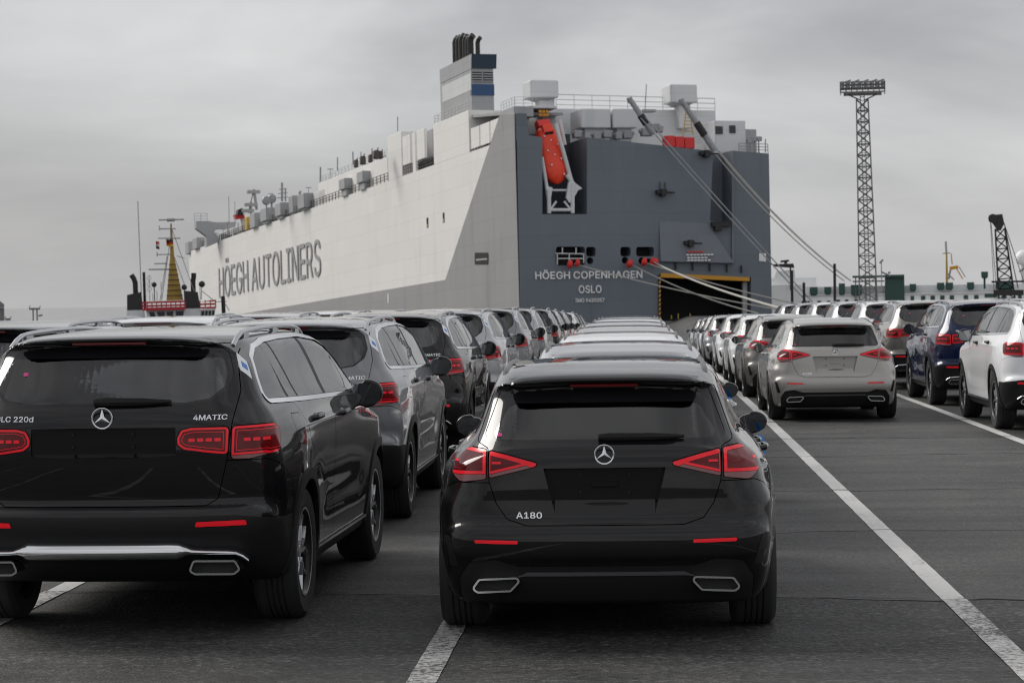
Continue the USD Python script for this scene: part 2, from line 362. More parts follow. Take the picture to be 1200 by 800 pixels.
def make_wheel(car, cx, cy, R, rim_r, width, kind, look_rim, parent_name='wheel'):
    """hub at (cx, cy, R), outer face away from the car's middle"""
    s = 1 if cx > 0 else -1
    w = width / 2
    tp = [(rim_r - 0.005, -w + 0.02), (rim_r + 0.012, -w), (R - 0.03, -w - 0.006), (R - 0.008, -w + 0.012), (R, -w + 0.03)]
    for gx in (-0.045, -0.015, 0.015, 0.045):
        tp += [(R, gx - 0.006), (R - 0.007, gx - 0.004), (R - 0.007, gx + 0.004), (R, gx + 0.006)]
    tp += [(R, w - 0.03), (R - 0.008, w - 0.012), (R - 0.03, w + 0.006), (rim_r + 0.02, w), (rim_r, w - 0.012), (rim_r - 0.012, w - 0.02), (rim_r - 0.015, -w + 0.02), (rim_r - 0.005, -w + 0.02)]
    place = lambda m: moved(moved(m, np.diag([s, 1, 1, 1.0])) if s > 0 else trimesh.Trimesh(m.vertices * [-1, 1, 1], m.faces[:, ::-1], process=False), t=(cx, cy, R))
    disc = lathe([(0.0, -0.02), (0.15, -0.02), (0.15, 0.0), (0.075, 0.005), (0.07, 0.03), (0.0, 0.03)], 28, 'x')
    back = lathe([(0.02, -0.05), (rim_r - 0.01, -0.05), (rim_r - 0.01, -0.06), (0.02, -0.06)], 28, 'x')
    h = car.add(parent_name, arr(place(cat([disc, back]))), 'brake')
    car.add('tyre', arr(place(lathe(tp, 56, 'x')), 30), 'rubber', h)
    ring = [(rim_r - 0.018, -0.07), (rim_r - 0.018, w - 0.03), (rim_r - 0.008, w - 0.022), (rim_r + 0.004, w - 0.012), (rim_r + 0.004, w - 0.002), (rim_r - 0.010, w - 0.004), (rim_r - 0.022, w - 0.02), (rim_r - 0.026, w - 0.04), (rim_r - 0.03, -0.07)]
    rim = []; lip = lathe([(rim_r - .004, w - .012), (rim_r + .004, w - .012), (rim_r + .004, w - .002), (rim_r - .008, w - .003), (rim_r - .012, w - .010), (rim_r - .004, w - .012)], 56, 'x'); rim.append(lip)
    face = w - 0.018
    rim.append(lathe([(0.0, face - 0.012), (0.032, face - 0.012), (0.036, face - 0.016), (0.075, face - 0.022), (0.082, face - 0.03), (0.08, face - 0.06), (0.0, face - 0.06)], 20, 'x'))
    dark = [lathe(ring, 56, 'x')]
    if kind == 'twin':           # five pairs of thin spokes that fork towards the rim
        for i in range(5):
            for d, o in ((-1, 0.0), (1, 0.0)):
                a = i * 2 * np.pi / 5 + 0.2; pr = lambda r, da: np.array([0, r * np.cos(a + da), r * np.sin(a + da)])
                p0, p1, p2 = pr(0.06, d * 0.22), pr(0.60 * rim_r, d * 0.17), pr(rim_r - 0.018, d * 0.36)
                for q0, q1, w0, w1 in ((p0, p1, 0.016, 0.012), (p1, p2, 0.012, 0.015)):
                    u = (q1 - q0) / np.linalg.norm(q1 - q0); v = np.cross([1, 0, 0], u)
                    x0, x1 = face - 0.02, face - 0.008
                    rim.append(hull_pts([q + sgn * ww * v + np.array([xx, 0, 0]) for q, ww in ((q0, w0), (q1, w1)) for sgn in (-1, 1) for xx in (x0 - 0.012, )] + [q + sgn * ww * 0.6 * v + np.array([x1, 0, 0]) for q, ww in ((q0, w0), (q1, w1)) for sgn in (-1, 1)]))
                    dark.append(hull_pts([q + sgn * ww * 1.15 * v + np.array([xx, 0, 0]) for q, ww in ((q0, w0), (q1, w1)) for sgn in (-1, 1) for xx in (x0 - 0.04, x0 - 0.011)]))
    elif kind == 'five':         # five broad double spokes
        for i in range(5):
            a = i * 2 * np.pi / 5 + 0.31
            for d in (-1, 1):
                pr = lambda r, da: np.array([0, r * np.cos(a + da), r * np.sin(a + da)])
                q0, q1 = pr(0.055, d * 0.30), pr(rim_r - 0.016, d * 0.13); u = (q1 - q0) / np.linalg.norm(q1 - q0); v = np.cross([1, 0, 0], u)
                rim.append(hull_pts([q + sg * ww * v + np.array([xx, 0, 0]) for q, ww, xx in ((q0, 0.015, face - 0.03), (q1, 0.022, face - 0.028)) for sg in (-1, 1)] + [q + sg * ww * v + np.array([xx, 0, 0]) for q, ww, xx in ((q0, 0.010, face - 0.012), (q1, 0.015, face - 0.006)) for sg in (-1, 1)]))
                dark.append(hull_pts([q + sg * ww * 1.1 * v + np.array([xx, 0, 0]) for q, ww in ((q0, 0.016), (q1, 0.022)) for sg in (-1, 1) for xx in (face - 0.06, face - 0.029)]))
    car.add('rim', arr(place(cat(rim)), 30), look_rim, h)
    car.add('spoke_backing', arr(place(cat(dark)), 30), 'dark_rim', h)

def star_emblem(r, t):
    """three pointed star in a ring, in the xz plane, its face towards -y"""
    ring = lathe([(r - 0.20 * r, 0), (r - 0.16 * r, t), (r - 0.05 * r, t * 1.1), (r, t), (r, 0)], 36)
    v = ring.vertices; ring.vertices = np.stack([v[:, 0], -v[:, 2], v[:, 1]], 1)
    out = [ring]
    for k in range(3):
        a = math.pi / 2 + k * 2 * math.pi / 3
        tip = np.array([math.cos(a), math.sin(a)]) * r * 0.9; s = [np.array([math.cos(a + d), math.sin(a + d)]) * r * 0.24 for d in (-math.pi / 3, math.pi / 3)]
        P = [(q[0], -z, q[1]) for q, z in ((tip, t * 0.5), (s[0], t * 0.5), (s[1], t * 0.5), (np.zeros(2), t * 0.5), (tip, 0), (s[0], 0), (s[1], 0), (np.zeros(2), t * 1.5))]
        out.append(hull_pts(P))
    return cat(out)
# ------------------------------------------------------------------ ground, water
def asphalt_look(name, base, grain, gscale, speck, rough):
    """rolled asphalt: broad stains, streaks along the lanes, stone grain, pale and dark chips"""
    b = np.array([1, 1, .985]) * base
    n = {'co': ('texture_coordinate', {}), 'n0': ('noise_texture', {'scale': .22, 'detail': 5.0, 'roughness': .6}), 'n1': ('noise_texture', {'scale': 1.7, 'detail': 7.0, 'roughness': .68}),
         'v': ('voronoi_texture', {'scale': gscale}), 'vs': ('separate_color', {}), 'n2': ('noise_texture', {'scale': gscale * .35, 'detail': 5.0, 'roughness': .75}),
         'st': ('mapping', {'scale': (.10, 2.2, 1.0)}), 'n3': ('noise_texture', {'scale': 1.0, 'detail': 6.0, 'roughness': .7}),
         'r0': ('rgb_ramp', {'ramp': [(.32, tuple(b * .62)), (.50, tuple(b)), (.68, tuple(b * 1.40))]}), 'r1': ('rgb_ramp', {'ramp': [(.32, (.62, .62, .62)), (.50, (1, 1, 1)), (.68, (1.32, 1.31, 1.29))]}),
         'r2': ('rgb_ramp', {'ramp': [(0, (1 - grain,) * 3), (.55, (1, 1, 1)), (.86, (1 + grain * .8,) * 3), (.93, (1 + speck,) * 3), (1, (1 + speck * 1.6,) * 3)]}), 'r3': ('rgb_ramp', {'ramp': [(.34, (.66, .66, .66)), (.52, (1, 1, 1)), (.70, (1.25, 1.25, 1.24))]}), 'r4': ('rgb_ramp', {'ramp': [(.36, (1 - grain,) * 3), (.52, (1, 1, 1)), (.66, (1 + grain,) * 3)]}),
         'm1': ('mix', {'mix_type': 'multiply', 'fac': 1.0}), 'm2': ('mix', {'mix_type': 'multiply', 'fac': 1.0}), 'm3': ('mix', {'mix_type': 'multiply', 'fac': 1.0}), 'm4': ('mix', {'mix_type': 'multiply', 'fac': 1.0}),
         'mr': ('map_range', {'from_min': .3, 'from_max': .7, 'to_min': rough - .12, 'to_max': rough + .12, 'clamp': True}), 'b': ('bump', {'strength': .7, 'distance': .006}), 'p': ('principled_bsdf', {'specular_ior_level': .35})}
    return usdkit.material(stage, '/World/Looks/' + name, n, [('co.object', 'n0.vector'), ('co.object', 'n1.vector'), ('co.object', 'n2.vector'), ('co.object', 'v.vector'), ('co.object', 'st.vector'), ('st.vector', 'n3.vector'),
        ('n0.fac', 'r0.fac'), ('n1.fac', 'r1.fac'), ('v.color', 'vs.color'), ('vs.r', 'r2.fac'), ('n3.fac', 'r3.fac'), ('n2.fac', 'r4.fac'), ('r0.color', 'm1.color1'), ('r1.color', 'm1.color2'), ('m1.color', 'm2.color1'), ('r2.color', 'm2.color2'), ('m2.color', 'm3.color1'), ('r3.color', 'm3.color2'),
        ('m3.color', 'm4.color1'), ('r4.color', 'm4.color2'), ('m4.color', 'p.base_color'), ('n1.fac', 'mr.value'), ('mr.result', 'p.roughness'), ('v.distance', 'b.height'), ('b.normal', 'p.normal')], surface='p.BSDF')
ASPHALT = asphalt_look('asphalt', .066, .30, 70.0, .5, .64); OLD_ASPHALT = asphalt_look('old_asphalt', .050, .42, 52.0, .8, .72); PALE_ASPHALT = asphalt_look('pale_asphalt', .060, .36, 56.0, .6, .70)
CONCRETE = mat('quay_concrete', (.24, .235, .22), .85, var=.25, scale=.6, bump=.3, bscale=8)
land = [(-900, -60), (900, -60), (900, 150), (31, 150), (31, 281), (17, 279), (1.1, 272), (1.1, 135), (-900, 135)]
def G(x, y):
    """the yard's surface: level near the camera, falling gently to the quay edge and to the left"""
    x, y = np.asarray(x, float), np.asarray(y, float); d = np.clip(y - 30, 0, 52); f = -.000165 * d * d - .0170 * np.clip(y - 82, 0, 53)
    return f * (1 - .55 * sstep(x, 3.2, 6.0)) - .022 * np.clip(-4.5 - x, 0, 11) * sstep(y, 16, 34)
gx_ = np.concatenate([[-898, -400, -120], np.linspace(-40, -2, 39), np.linspace(-1.2, 1.7, 4), np.linspace(2.2, 12, 20), [16, 22, 30.4, 120, 400, 898]]); gy_ = np.concatenate([[-58, -20, 0], np.linspace(10, 134.4, 84), [149.4, 200, 240, 271.4, 280]])
GX, GY = np.meshgrid(gx_, gy_, indexing='ij'); n1_ = len(gy_); ii, jj = np.meshgrid(np.arange(len(gx_) - 1), np.arange(n1_ - 1), indexing='ij'); cxm, cym = (gx_[ii] + gx_[ii + 1]) / 2, (gy_[jj] + gy_[jj + 1]) / 2
ok_ = shapely.contains_xy(Polygon(land), cxm.ravel(), cym.ravel()); a_ = (ii * n1_ + jj).ravel()[ok_]
yf = np.vstack([np.stack([a_, a_ + n1_, a_ + n1_ + 1], 1), np.stack([a_, a_ + n1_ + 1, a_ + 1], 1)]); yu, yi = np.unique(yf, return_inverse=True)
obj('asphalt_yard', trimesh.Trimesh(np.stack([GX.ravel(), GY.ravel(), G(GX, GY).ravel()], 1)[yu], yi.reshape(-1, 3), process=False), ASPHALT, None, True, kind='structure')
obj('quay', cat([prism(Polygon(land).difference(Polygon(land).buffer(-.7, join_style='mitre')), 'z', -6, -1.22), prism(Polygon(land).buffer(-.71, join_style='mitre'), 'z', -6, -2.6)]), CONCRETE, kind='structure')
obj('lower_quay', prism(Polygon([(31.1, 150.1), (900, 150.1), (900, 900), (31.1, 900)]), 'z', -6.5, -1.6), CONCRETE, kind='structure')
water = usdkit.material(stage, '/World/Looks/harbour_water', {'co': ('texture_coordinate', {}), 'n': ('noise_texture', {'scale': .35, 'detail': 5.0}), 'b': ('bump', {'strength': .25, 'distance': .3}), 'p': ('principled_bsdf', {'base_color': (.03, .04, .04), 'roughness': .06})},
    [('co.object', 'n.vector'), ('n.fac', 'b.height'), ('b.normal', 'p.normal')], surface='p.BSDF')
obj('harbour_water', bx(-3000, 3000, 100, 4000, -5.5, -3.0), water, kind='structure')
obj('sea_bed', bx(-3200, 3200, -400, 4200, -9.0, -7.0), CONCRETE, kind='structure')
seam_y = lambda x: 13.55 - .13 * x + .10 * np.sin(x * 1.7)
sx_ = np.linspace(-14, 14, 57); obj('old_asphalt', trimesh.Trimesh(np.vstack([np.stack([sx_, sx_ * 0 - 20, sx_ * 0 + .004], 1), np.stack([sx_, seam_y(sx_), sx_ * 0 + .004], 1)]), np.vstack([np.stack([np.arange(56), np.arange(56) + 1, np.arange(56) + 58], 1), np.stack([np.arange(56), np.arange(56) + 58, np.arange(56) + 57], 1)]), process=False), OLD_ASPHALT, kind='structure')
pale = Polygon([(x, 10.95 + .12 * math.sin(x * 1.3) + .1 * math.sin(x * 3.1)) for x in np.linspace(-9, 9, 60)] + [(9, -8), (-9, -8)]); pv = prism(pale, 'z', .0045, .0065); obj('pale_asphalt', pv, PALE_ASPHALT, kind='structure')
def line_look(name, lo, hi, sc):
    return usdkit.material(stage, '/World/Looks/' + name, {'co': ('texture_coordinate', {}), 'n': ('noise_texture', {'scale': sc, 'detail': 6.0, 'roughness': .8}), 'n1': ('noise_texture', {'scale': 1.4, 'detail': 4.0}), 'a': ('math', {'math_type': 'multiply_add', 'value2': .45}),
        'r': ('rgb_ramp', {'ramp': [(lo, (.055, .055, .055)), (lo + .06, (.34, .34, .335)), (hi, (.58, .58, .57))]}), 'p': ('principled_bsdf', {'roughness': .65})},
        [('co.object', 'n.vector'), ('co.object', 'n1.vector'), ('n1.fac', 'a.value1'), ('n.fac', 'a.value3'), ('a.value', 'r.fac'), ('r.color', 'p.base_color')], surface='p.BSDF')
LINE = line_look('white_paint', .50, .72, 26.0); LINE_WORN = line_look('worn_white_paint', .66, .86, 34.0)
def worn_strip(x, y0, y1, w, z=.004):
    """a painted line with slightly eaten edges"""
    n = int((y1 - y0) / .12) + 2; ys = np.linspace(y0, y1, n); j = meshkit.fbm(np.stack([ys * 6, ys * 0 + x, ys * 0], 1), 3) - .5; k = meshkit.fbm(np.stack([ys * 6, ys * 0 + x, ys * 0 + 9], 1), 3) - .5
    zz = G(x + 0 * ys, ys) + z + .00012 * np.maximum(ys - 30, 0); V = np.vstack([np.stack([x - w / 2 + j * .007, ys, zz], 1), np.stack([x + w / 2 + k * .007, ys, zz], 1)]); i = np.arange(n - 1)
    return trimesh.Trimesh(V, np.vstack([np.stack([i, n + i, n + i + 1], 1), np.stack([i, n + i + 1, i + 1], 1)]), process=False)
for x, y0 in ((-8.9, 4), (-6.25, 4), (-3.62, 4), (-1.03, 4), (1.78, 4), (4.46, 4), (7.35, 4), (10.2, 4)):
    ys_ = float(seam_y(x)); obj('lane_line', worn_strip(x, ys_ + .02, 118, .135, .0045), LINE, kind='structure'); obj('lane_line', worn_strip(x, y0, ys_ - .02, .14, .0095), LINE_WORN, kind='structure')
JOINT = mat('tar_seam', (.014, .014, .015), .5)
def crack(p, q, w, seed, z=.0085):
    n = max(6, int(np.hypot(*(np.array(q) - p)) / .15)); t = np.linspace(0, 1, n)[:, None]; c = np.array(p) * (1 - t) + np.array(q) * t
    j = meshkit.fbm(np.hstack([t * n * .3, t * 0 + seed, t * 0]), 4, seed) - .5; d = np.array(q, float) - p; d /= np.linalg.norm(d); nn = np.array([-d[1], d[0]]); c = c + nn * j[:, None] * .35
    ww = w * (.35 + 1.3 * meshkit.noise(np.hstack([t * n * .8, t * 0 + seed, t * 0 + 3]), seed))[:, None] / 2
    V = np.vstack([np.hstack([c - nn * ww, t * 0 + z]), np.hstack([c + nn * ww, t * 0 + z])]); i = np.arange(n - 1)
    return trimesh.Trimesh(V, np.vstack([np.stack([i, i + 1, n + i + 1], 1), np.stack([i, n + i + 1, n + i], 1)]), process=False)
for k, (p, q, w) in enumerate([((-9, 14.72), (0, 13.6), .03), ((0, 13.55), (10, 12.3), .035), ((.9, 17.2), (9, 17.5), .022), ((1.0, 20.8), (9, 21.0), .03), ((1.0, 25.2), (9, 25.6), .04), ((1, 28.2), (9, 28.6), .04), ((1, 32), (9, 32.3), .05), ((-4, 9.8), (4, 10.0), .012), ((-2.6, 17.5), (-1, 17.6), .02), ((4.4, 15.2), (6.2, 24.1), .014)]):
    obj('seam', crack(p, q, w, k + 1), JOINT, kind='structure')

# ------------------------------------------------------------------ the car carrier, in its own frame: u to starboard, v towards the bow, w up; it lies a little down by the bow
S_D = np.array([-.35323, .93487, -.03521]); S_D /= np.linalg.norm(S_D); S_R = np.cross(S_D, [0, 0, 1]); S_R /= np.linalg.norm(S_R); S_U = np.cross(S_R, S_D)
S_O = np.array([-14.268, 271.802, 11.779]); S_M = np.eye(4); S_M[:3, 0], S_M[:3, 1], S_M[:3, 2], S_M[:3, 3] = S_R, S_D, S_U, S_O
SB, SL = 32.3, 268.0
def stern(px, py, v0=0.0):
    r = ray(px, py); o = S_O + S_D * v0; q = CAM_P + r * (((o - CAM_P) @ S_D) / (r @ S_D)) - S_O; return np.array([q @ S_R, q @ S_U])
def side(px, py, u0=0.0):
    r = ray(px, py); o = S_O + S_R * u0; q = CAM_P + r * (((o - CAM_P) @ S_R) / (r @ S_R)) - S_O; return np.array([q @ S_D, q @ S_U])
def sp(pts, v0=0.0): return np.array([stern(*p, v0) for p in pts])
def dp(pts, u0=0.0): return np.array([side(*p, u0) for p in pts])
def ship_world(p): return S_O + S_R * p[0] + S_D * p[1] + S_U * p[2]
def weathered(name, c, streak=.10, rough=.5):
    """ship's paint: faint plate seams, rain streaks down the side"""
    n = {'co': ('texture_coordinate', {}), 'm': ('mapping', {'scale': (.45, .45, .035)}), 'n': ('noise_texture', {'scale': 1.0, 'detail': 6.0, 'roughness': .65}), 'n2': ('noise_texture', {'scale': .12, 'detail': 3.0}), 'ad': ('math', {'math_type': 'multiply_add', 'value2': .6}),
         'r': ('rgb_ramp', {'ramp': [(.48, tuple(np.array(c) * (1 - 2.0 * streak))), (.72, c), (1.0, tuple(np.minimum(np.array(c) * (1 + streak * .5), 1)))]}), 'sx': ('separate_xyz', {}), 'sa': ('math', {'math_type': 'add'}), 'cx': ('combine_xyz', {}), 'bk': ('brick_texture', {'scale': 1.0, 'brick_width': 9.0, 'row_height': 2.6, 'mortar_size': .035, 'mortar_smooth': .6, 'color1': (1, 1, 1), 'color2': (.955, .955, .955), 'mortar': (.80, .80, .80)}), 'mk': ('mix', {'mix_type': 'multiply', 'fac': 1.0}), 'p': ('principled_bsdf', {'roughness': rough, 'specular_ior_level': .35})}
    return usdkit.material(stage, '/World/Looks/' + name, n, [('co.object', 'sx.vector'), ('sx.x', 'sa.value1'), ('sx.y', 'sa.value2'), ('sa.value', 'cx.x'), ('sx.z', 'cx.y'), ('cx.vector', 'bk.vector'), ('r.color', 'mk.color1'), ('bk.color', 'mk.color2'), ('co.object', 'm.vector'), ('m.vector', 'n.vector'), ('co.object', 'n2.vector'), ('n2.fac', 'ad.value1'), ('n.fac', 'ad.value3'), ('ad.value', 'r.fac'), ('mk.color', 'p.base_color')], surface='p.BSDF')
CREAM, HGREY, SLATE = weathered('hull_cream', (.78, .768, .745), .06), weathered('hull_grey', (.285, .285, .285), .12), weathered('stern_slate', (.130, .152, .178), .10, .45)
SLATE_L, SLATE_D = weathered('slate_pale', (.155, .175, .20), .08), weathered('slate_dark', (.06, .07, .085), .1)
SWHITE, SGREY = weathered('deck_white', (.60, .61, .62), .08), weathered('deck_grey', (.34, .345, .355), .08)
LETTER_G, LETTER_W = mat('letter_grey', (.29, .29, .295), .6), mat('letter_white', (.72, .72, .72), .6)
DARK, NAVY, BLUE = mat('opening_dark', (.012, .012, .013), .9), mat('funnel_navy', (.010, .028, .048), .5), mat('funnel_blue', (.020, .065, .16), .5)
ORANGE, LIFE, SRED, YELLOW = mat('beam_orange', (.55, .26, .02), .6), mat('lifeboat_orange', (.80, .055, .02), .45, var=.12), mat('safety_red', (.62, .03, .03), .55), mat('mast_yellow', (.48, .33, .06), .6, var=.15)
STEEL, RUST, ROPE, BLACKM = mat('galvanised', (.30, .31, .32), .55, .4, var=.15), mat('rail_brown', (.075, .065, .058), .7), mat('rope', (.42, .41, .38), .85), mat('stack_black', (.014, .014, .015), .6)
GLASSD = mat('dark_window', (.015, .018, .022), .08)

S = thing('car_carrier', 'huge white and slate car carrier ship moored behind the parked cars', 'ship', mat4=S_M)
def part(name, mesh, m, parent=None, smooth=False, label=None): return obj(name, mesh, m, parent or S, smooth, label)
W_DECK, W_KEEL = 9.12, -20.0
# hull: a long prism with a tapering bow, behind the stern block
vs = np.concatenate([[7.0], np.linspace(20, 222, 8), np.linspace(226, SL, 12)])
def beam_at(v):
    t = np.clip((v - 222) / (SL - 222), 0, 1); return .5 * SB * (1 - t ** 2.4 * .96)
top = [(SB / 2 - beam_at(v), v) for v in vs] + [(SB / 2 + beam_at(v), v) for v in vs[::-1]]
part('hull', prism(Polygon(top), 'z', W_KEEL, W_DECK), CREAM)
# the port side's lower grey band with the slanting edge near the stern
gb = dp([(586, 134.5), (603.9, 133.0)]); gl = Polygon([(gb[0][0], gb[0][1]), (-.001, gb[1][1]), (-.001, W_KEEL), (221, W_KEEL), (221, -6.0), (31.5, -6.35)])
part('hull_lower_band', moved(prism(gl, 'x', -.05, -.004)), HGREY)
# stern block with its openings
slot = [(635.5, 120), (688, 120), (688, 251), (635.5, 251)]
outline = Polygon(sp([(605, 133), (617, 133), (620, 158.5), (635, 161), (688, 161), (838, 177.5), (857, 176.5), (901, 180)]).tolist() + [(SB, W_KEEL), (0, W_KEEL)])
holes = [Polygon(sp(slot)), rpoly(sp([(651.5, 289), (685.5, 289), (685.5, 311), (651.5, 311)]), .35)]
holes += [rpoly(sp([(a, 289.3), (b, 289.3), (b, 300.5), (a, 300.5)]), .32) for a, b in ((686.8, 698), (727, 739), (745.5, 766.5))]
holes += [Point(*stern(x, y)).buffer(.42) for x, y in ((691.5, 305.5), (732.5, 305), (752, 305.5))] + [rpoly(sp([(757, 303), (765, 303), (765, 308), (757, 308)]), .2)]
door = Polygon(sp([(773, 320), (880, 325), (880.5, 402), (772.5, 402)])); groove = Polygon(sp([(836, 170), (857.5, 170), (857.5, 262), (832, 259)]))
face = outline
for h in holes + [door]: face = face.difference(h)
part('stern', cat([prism(face.difference(groove), 'y', 0, 3.0), prism(face, 'y', 3.0, 7.0)]), SLATE)
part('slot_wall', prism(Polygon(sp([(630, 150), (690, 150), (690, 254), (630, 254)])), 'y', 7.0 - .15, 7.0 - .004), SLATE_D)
part('stern_door_interior', cat([prism(door.buffer(.02), 'y', 6.9, 6.98), prism(door.difference(door.buffer(-.12)), 'y', 1.2, 6.9)]), DARK)
part('window_back', prism(sbox(*Polygon(sp([(645, 284), (772, 284), (772, 312), (645, 312)])).bounds), 'y', 1.6, 1.7), DARK)
db = door.bounds
part('door_beam', prism(Polygon(sp([(774, 320), (878, 325), (878, 329.5), (774, 325)])), 'y', -.12, .5), ORANGE)
dk = part('door_post', prism(Polygon(sp([(771.3, 322), (773.6, 322), (773.6, 400), (771.3, 400)])), 'y', -.18, -.01), BLACKM)
for i in range(13): part('hazard_stripe', prism(Polygon(sp([(771.4, 325 + i * 5.2), (773.5, 323.6 + i * 5.2), (773.5, 326 + i * 5.2), (771.4, 327.6 + i * 5.2)])), 'y', -.24, -.19), ORANGE, dk)
part('door_post', prism(Polygon(sp([(873, 330), (878, 330), (878, 400), (873, 400)])), 'y', .6, 1.0), SGREY)
for x, y in ((819, 326), (826.5, 331.5)): part('door_lamp', bevel_box(*(lambda q: (q[0] - .3, q[0] + .3, 3.0, 3.3, q[1] - .15, q[1] + .15))(stern(x, y, 3.0))), ORANGE)
for x, y in ((795, 374), (809, 374), (787, 376)): q = stern(x, y, 2.0); part('guard_post', bx(q[0] - .06, q[0] + .06, 2, 2.12, q[1] - 1.6, q[1] + .7), YELLOW)
wedge = sp([(772.8, 259.5), (829, 261.5), (858.5, 308.5), (772.5, 306.5)])
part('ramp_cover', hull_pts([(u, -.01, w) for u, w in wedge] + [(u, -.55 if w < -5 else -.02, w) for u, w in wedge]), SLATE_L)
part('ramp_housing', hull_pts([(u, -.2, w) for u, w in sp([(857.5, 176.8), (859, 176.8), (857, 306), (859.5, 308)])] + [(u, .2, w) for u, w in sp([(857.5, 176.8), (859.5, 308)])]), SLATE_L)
q = stern(842, 262); part('ramp_pulley', cat([bevel_box(q[0] - 1, q[0] + 1.4, -.5, .6, q[1] - .4, q[1] + .2), bevel_box(q[0] - .7, q[0] + .2, -.6, .4, q[1] - .9, q[1] - .3)]), BLACKM)
for x, y in ((807, 285), (775, 225.5), (826, 180)):
    q = stern(x, y); part('bracket', cat([bevel_box(q[0] - .8, q[0] + .55, -.7, .0, q[1] - .2, q[1] + .25), bevel_box(q[0] - .3, q[0] + .3, -.9, 0, q[1] - .5, q[1] + .35), rod((q[0] + .5, -.3, q[1]), (q[0] + 1.6, -.3, q[1] - .05), .1)]), BLACKM)
for x in (773, 779): q = stern(x, 219); part('bracket_leg', rod((q[0], -.15, q[1] - .8), (q[0], -.15, q[1] + .6), .07), SLATE_D)
for x, y in ((791, 310), (811, 311), (831, 312), (851, 313), (868, 314)): q = stern(x, y); part('hook', rod((q[0], -.2, q[1] - .6), (q[0], -.2, q[1] + .3), .12), BLACKM)
q0 = sp([(889.5, 296.5), (897.5, 297), (897.5, 306.5), (889.5, 306)]); part('draught_plate', prism(Polygon(q0), 'y', -.06, -.004), LETTER_W)
# words on the stern and the side
def letters(text, bold, gap=.14):
    """each letter as a mesh of capitals 1 high with even gaps, and the line's length"""
    out, x = [], 0.0
    for ch in text:
        if ch == ' ': x += .34; continue
        t = lettering(ch, 1.0, .05, bold); b = t.bounds; t.vertices -= [b[0][0] - x, 0, 0]; x += b[1][0] - b[0][0] + gap; out.append(t)
    return out, x - gap
def word_uw(text, u0, u1, w0, w1, m, name):
    ls, L = letters(text, True); h = thing_part(name)
    for t in ls:
        v = t.vertices.copy(); t.vertices = np.stack([u0 + v[:, 0] * (u1 - u0) / L, -.06 - v[:, 2], w0 + v[:, 1] * (w1 - w0) / .98], 1)
        if t.volume < 0: t.faces = t.faces[:, ::-1]
        obj('letter', t, m, h)
def thing_part(name):
    p = str(S.GetPath()) ; x = UsdGeom.Xform.Define(stage, p + '/' + numbered(p, name)); return x.GetPrim()
a, b = stern(627, 327), stern(752.5, 317.5); word_uw('HÖEGH COPENHAGEN', a[0], b[0], a[1], b[1], LETTER_W, 'ship_name')
a, b = stern(678, 343.3), stern(704.5, 334.6); word_uw('OSLO', a[0], b[0], a[1], b[1], LETTER_W, 'port_name')
a, b = stern(674, 354.2), stern(708, 349.5); word_uw('IMO 9420057', a[0], b[0], a[1], b[1], LETTER_W, 'ship_number')
for i, (y, m, x0, x1) in enumerate(((295.5, SRED, 803, 824), (299, LETTER_W, 802, 838), (302.5, LETTER_W, 803, 828), (305.5, LETTER_W, 803, 832))):
    a, b = stern(x0, y + .8), stern(x1, y - .8); t = bx(a[0], b[0], -.62, -.57, a[1] + .02, a[1] + .15); 
    for k in range(int((b[0] - a[0]) / .45)): part('notice_line', bx(a[0] + k * .45, a[0] + k * .45 + .34, -.68, -.55, a[1], a[1] + .17), m)
ls, Lw = letters('HÖEGH AUTOLINERS', False, .17); v0, v1 = side(376.3, 300)[0], side(257, 330)[0]; h = thing_part('company_name')
for t in ls:
    v = t.vertices.copy(); t.vertices = np.stack([-.11 - v[:, 2], v1 + v[:, 0] * (v0 - v1) / Lw, -2.15 + v[:, 1] * 5.75 / .98], 1)
    if t.volume < 0: t.faces = t.faces[:, ::-1]
    obj('letter', t, LETTER_G, h)
for x in (455.7,): a, b = side(x, 355), side(x, 344); part('draught_mark', bx(-.1, -.055, a[0] - .3, a[0] + .3, a[1], b[1]), LETTER_W)
for x, y0, y1 in ((501, 255, 267), (520, 249, 261)): a, b = side(x - .7, y1), side(x + .9, y0); k = part('pilot_port', bevel_box(-.04, -.006, b[0], a[0], a[1], b[1], .01), DARK); part('port_marking', bevel_box(-.055, -.042, b[0] + .1, a[0] - .1, a[1] + .1, a[1] + .45, .004), YELLOW, k)
# mooring pocket on the grey side
pk = dp([(557, 296), (573, 296), (573, 310), (557, 310)]); part('mooring_pocket', prism(rpoly(pk, .3), 'x', -.09, -.052), DARK)
pk = dp([(559, 303.5), (572, 302.5), (572, 304.5), (559, 305.5)]); part('pocket_bar', prism(Polygon(pk), 'x', -.14, -.095), SGREY)

def rails(pts, h=1.1, every=1.6, r=.035, name='deck_rail', m=None, bars=3):
    """a ship's rail along a path: posts and bars"""
    out = []; pts = np.asarray(pts, float)
    for a, b in zip(pts, pts[1:]):
        L = np.linalg.norm(b - a); n = max(1, round(L / every))
        for i in range(n + 1): p = a + (b - a) * i / n; out.append(rod(p, p + [0, 0, h], r, 4))
        for k in range(bars): z = [0, 0, h * (k + 1) / bars]; out.append(rod(a + z, b + z, r * .8, 4))
    part(name, cat(out), m or SWHITE)
# flush blocks of the superstructure on the port side, each from a pair of pixel columns
def block(x0, x1, yt, yb, m, u0=.0, u1=10.0, name='deckhouse'):
    a, b = side(x1, yt, u0), side(x0, yt, u0); z0 = W_DECK if yb is None else side(x0, yb, u0)[1]
    part(name, bevel_box(u0, u1, a[0], b[0], z0, a[1], .05), m); return a[0], b[0], a[1]
e = .012
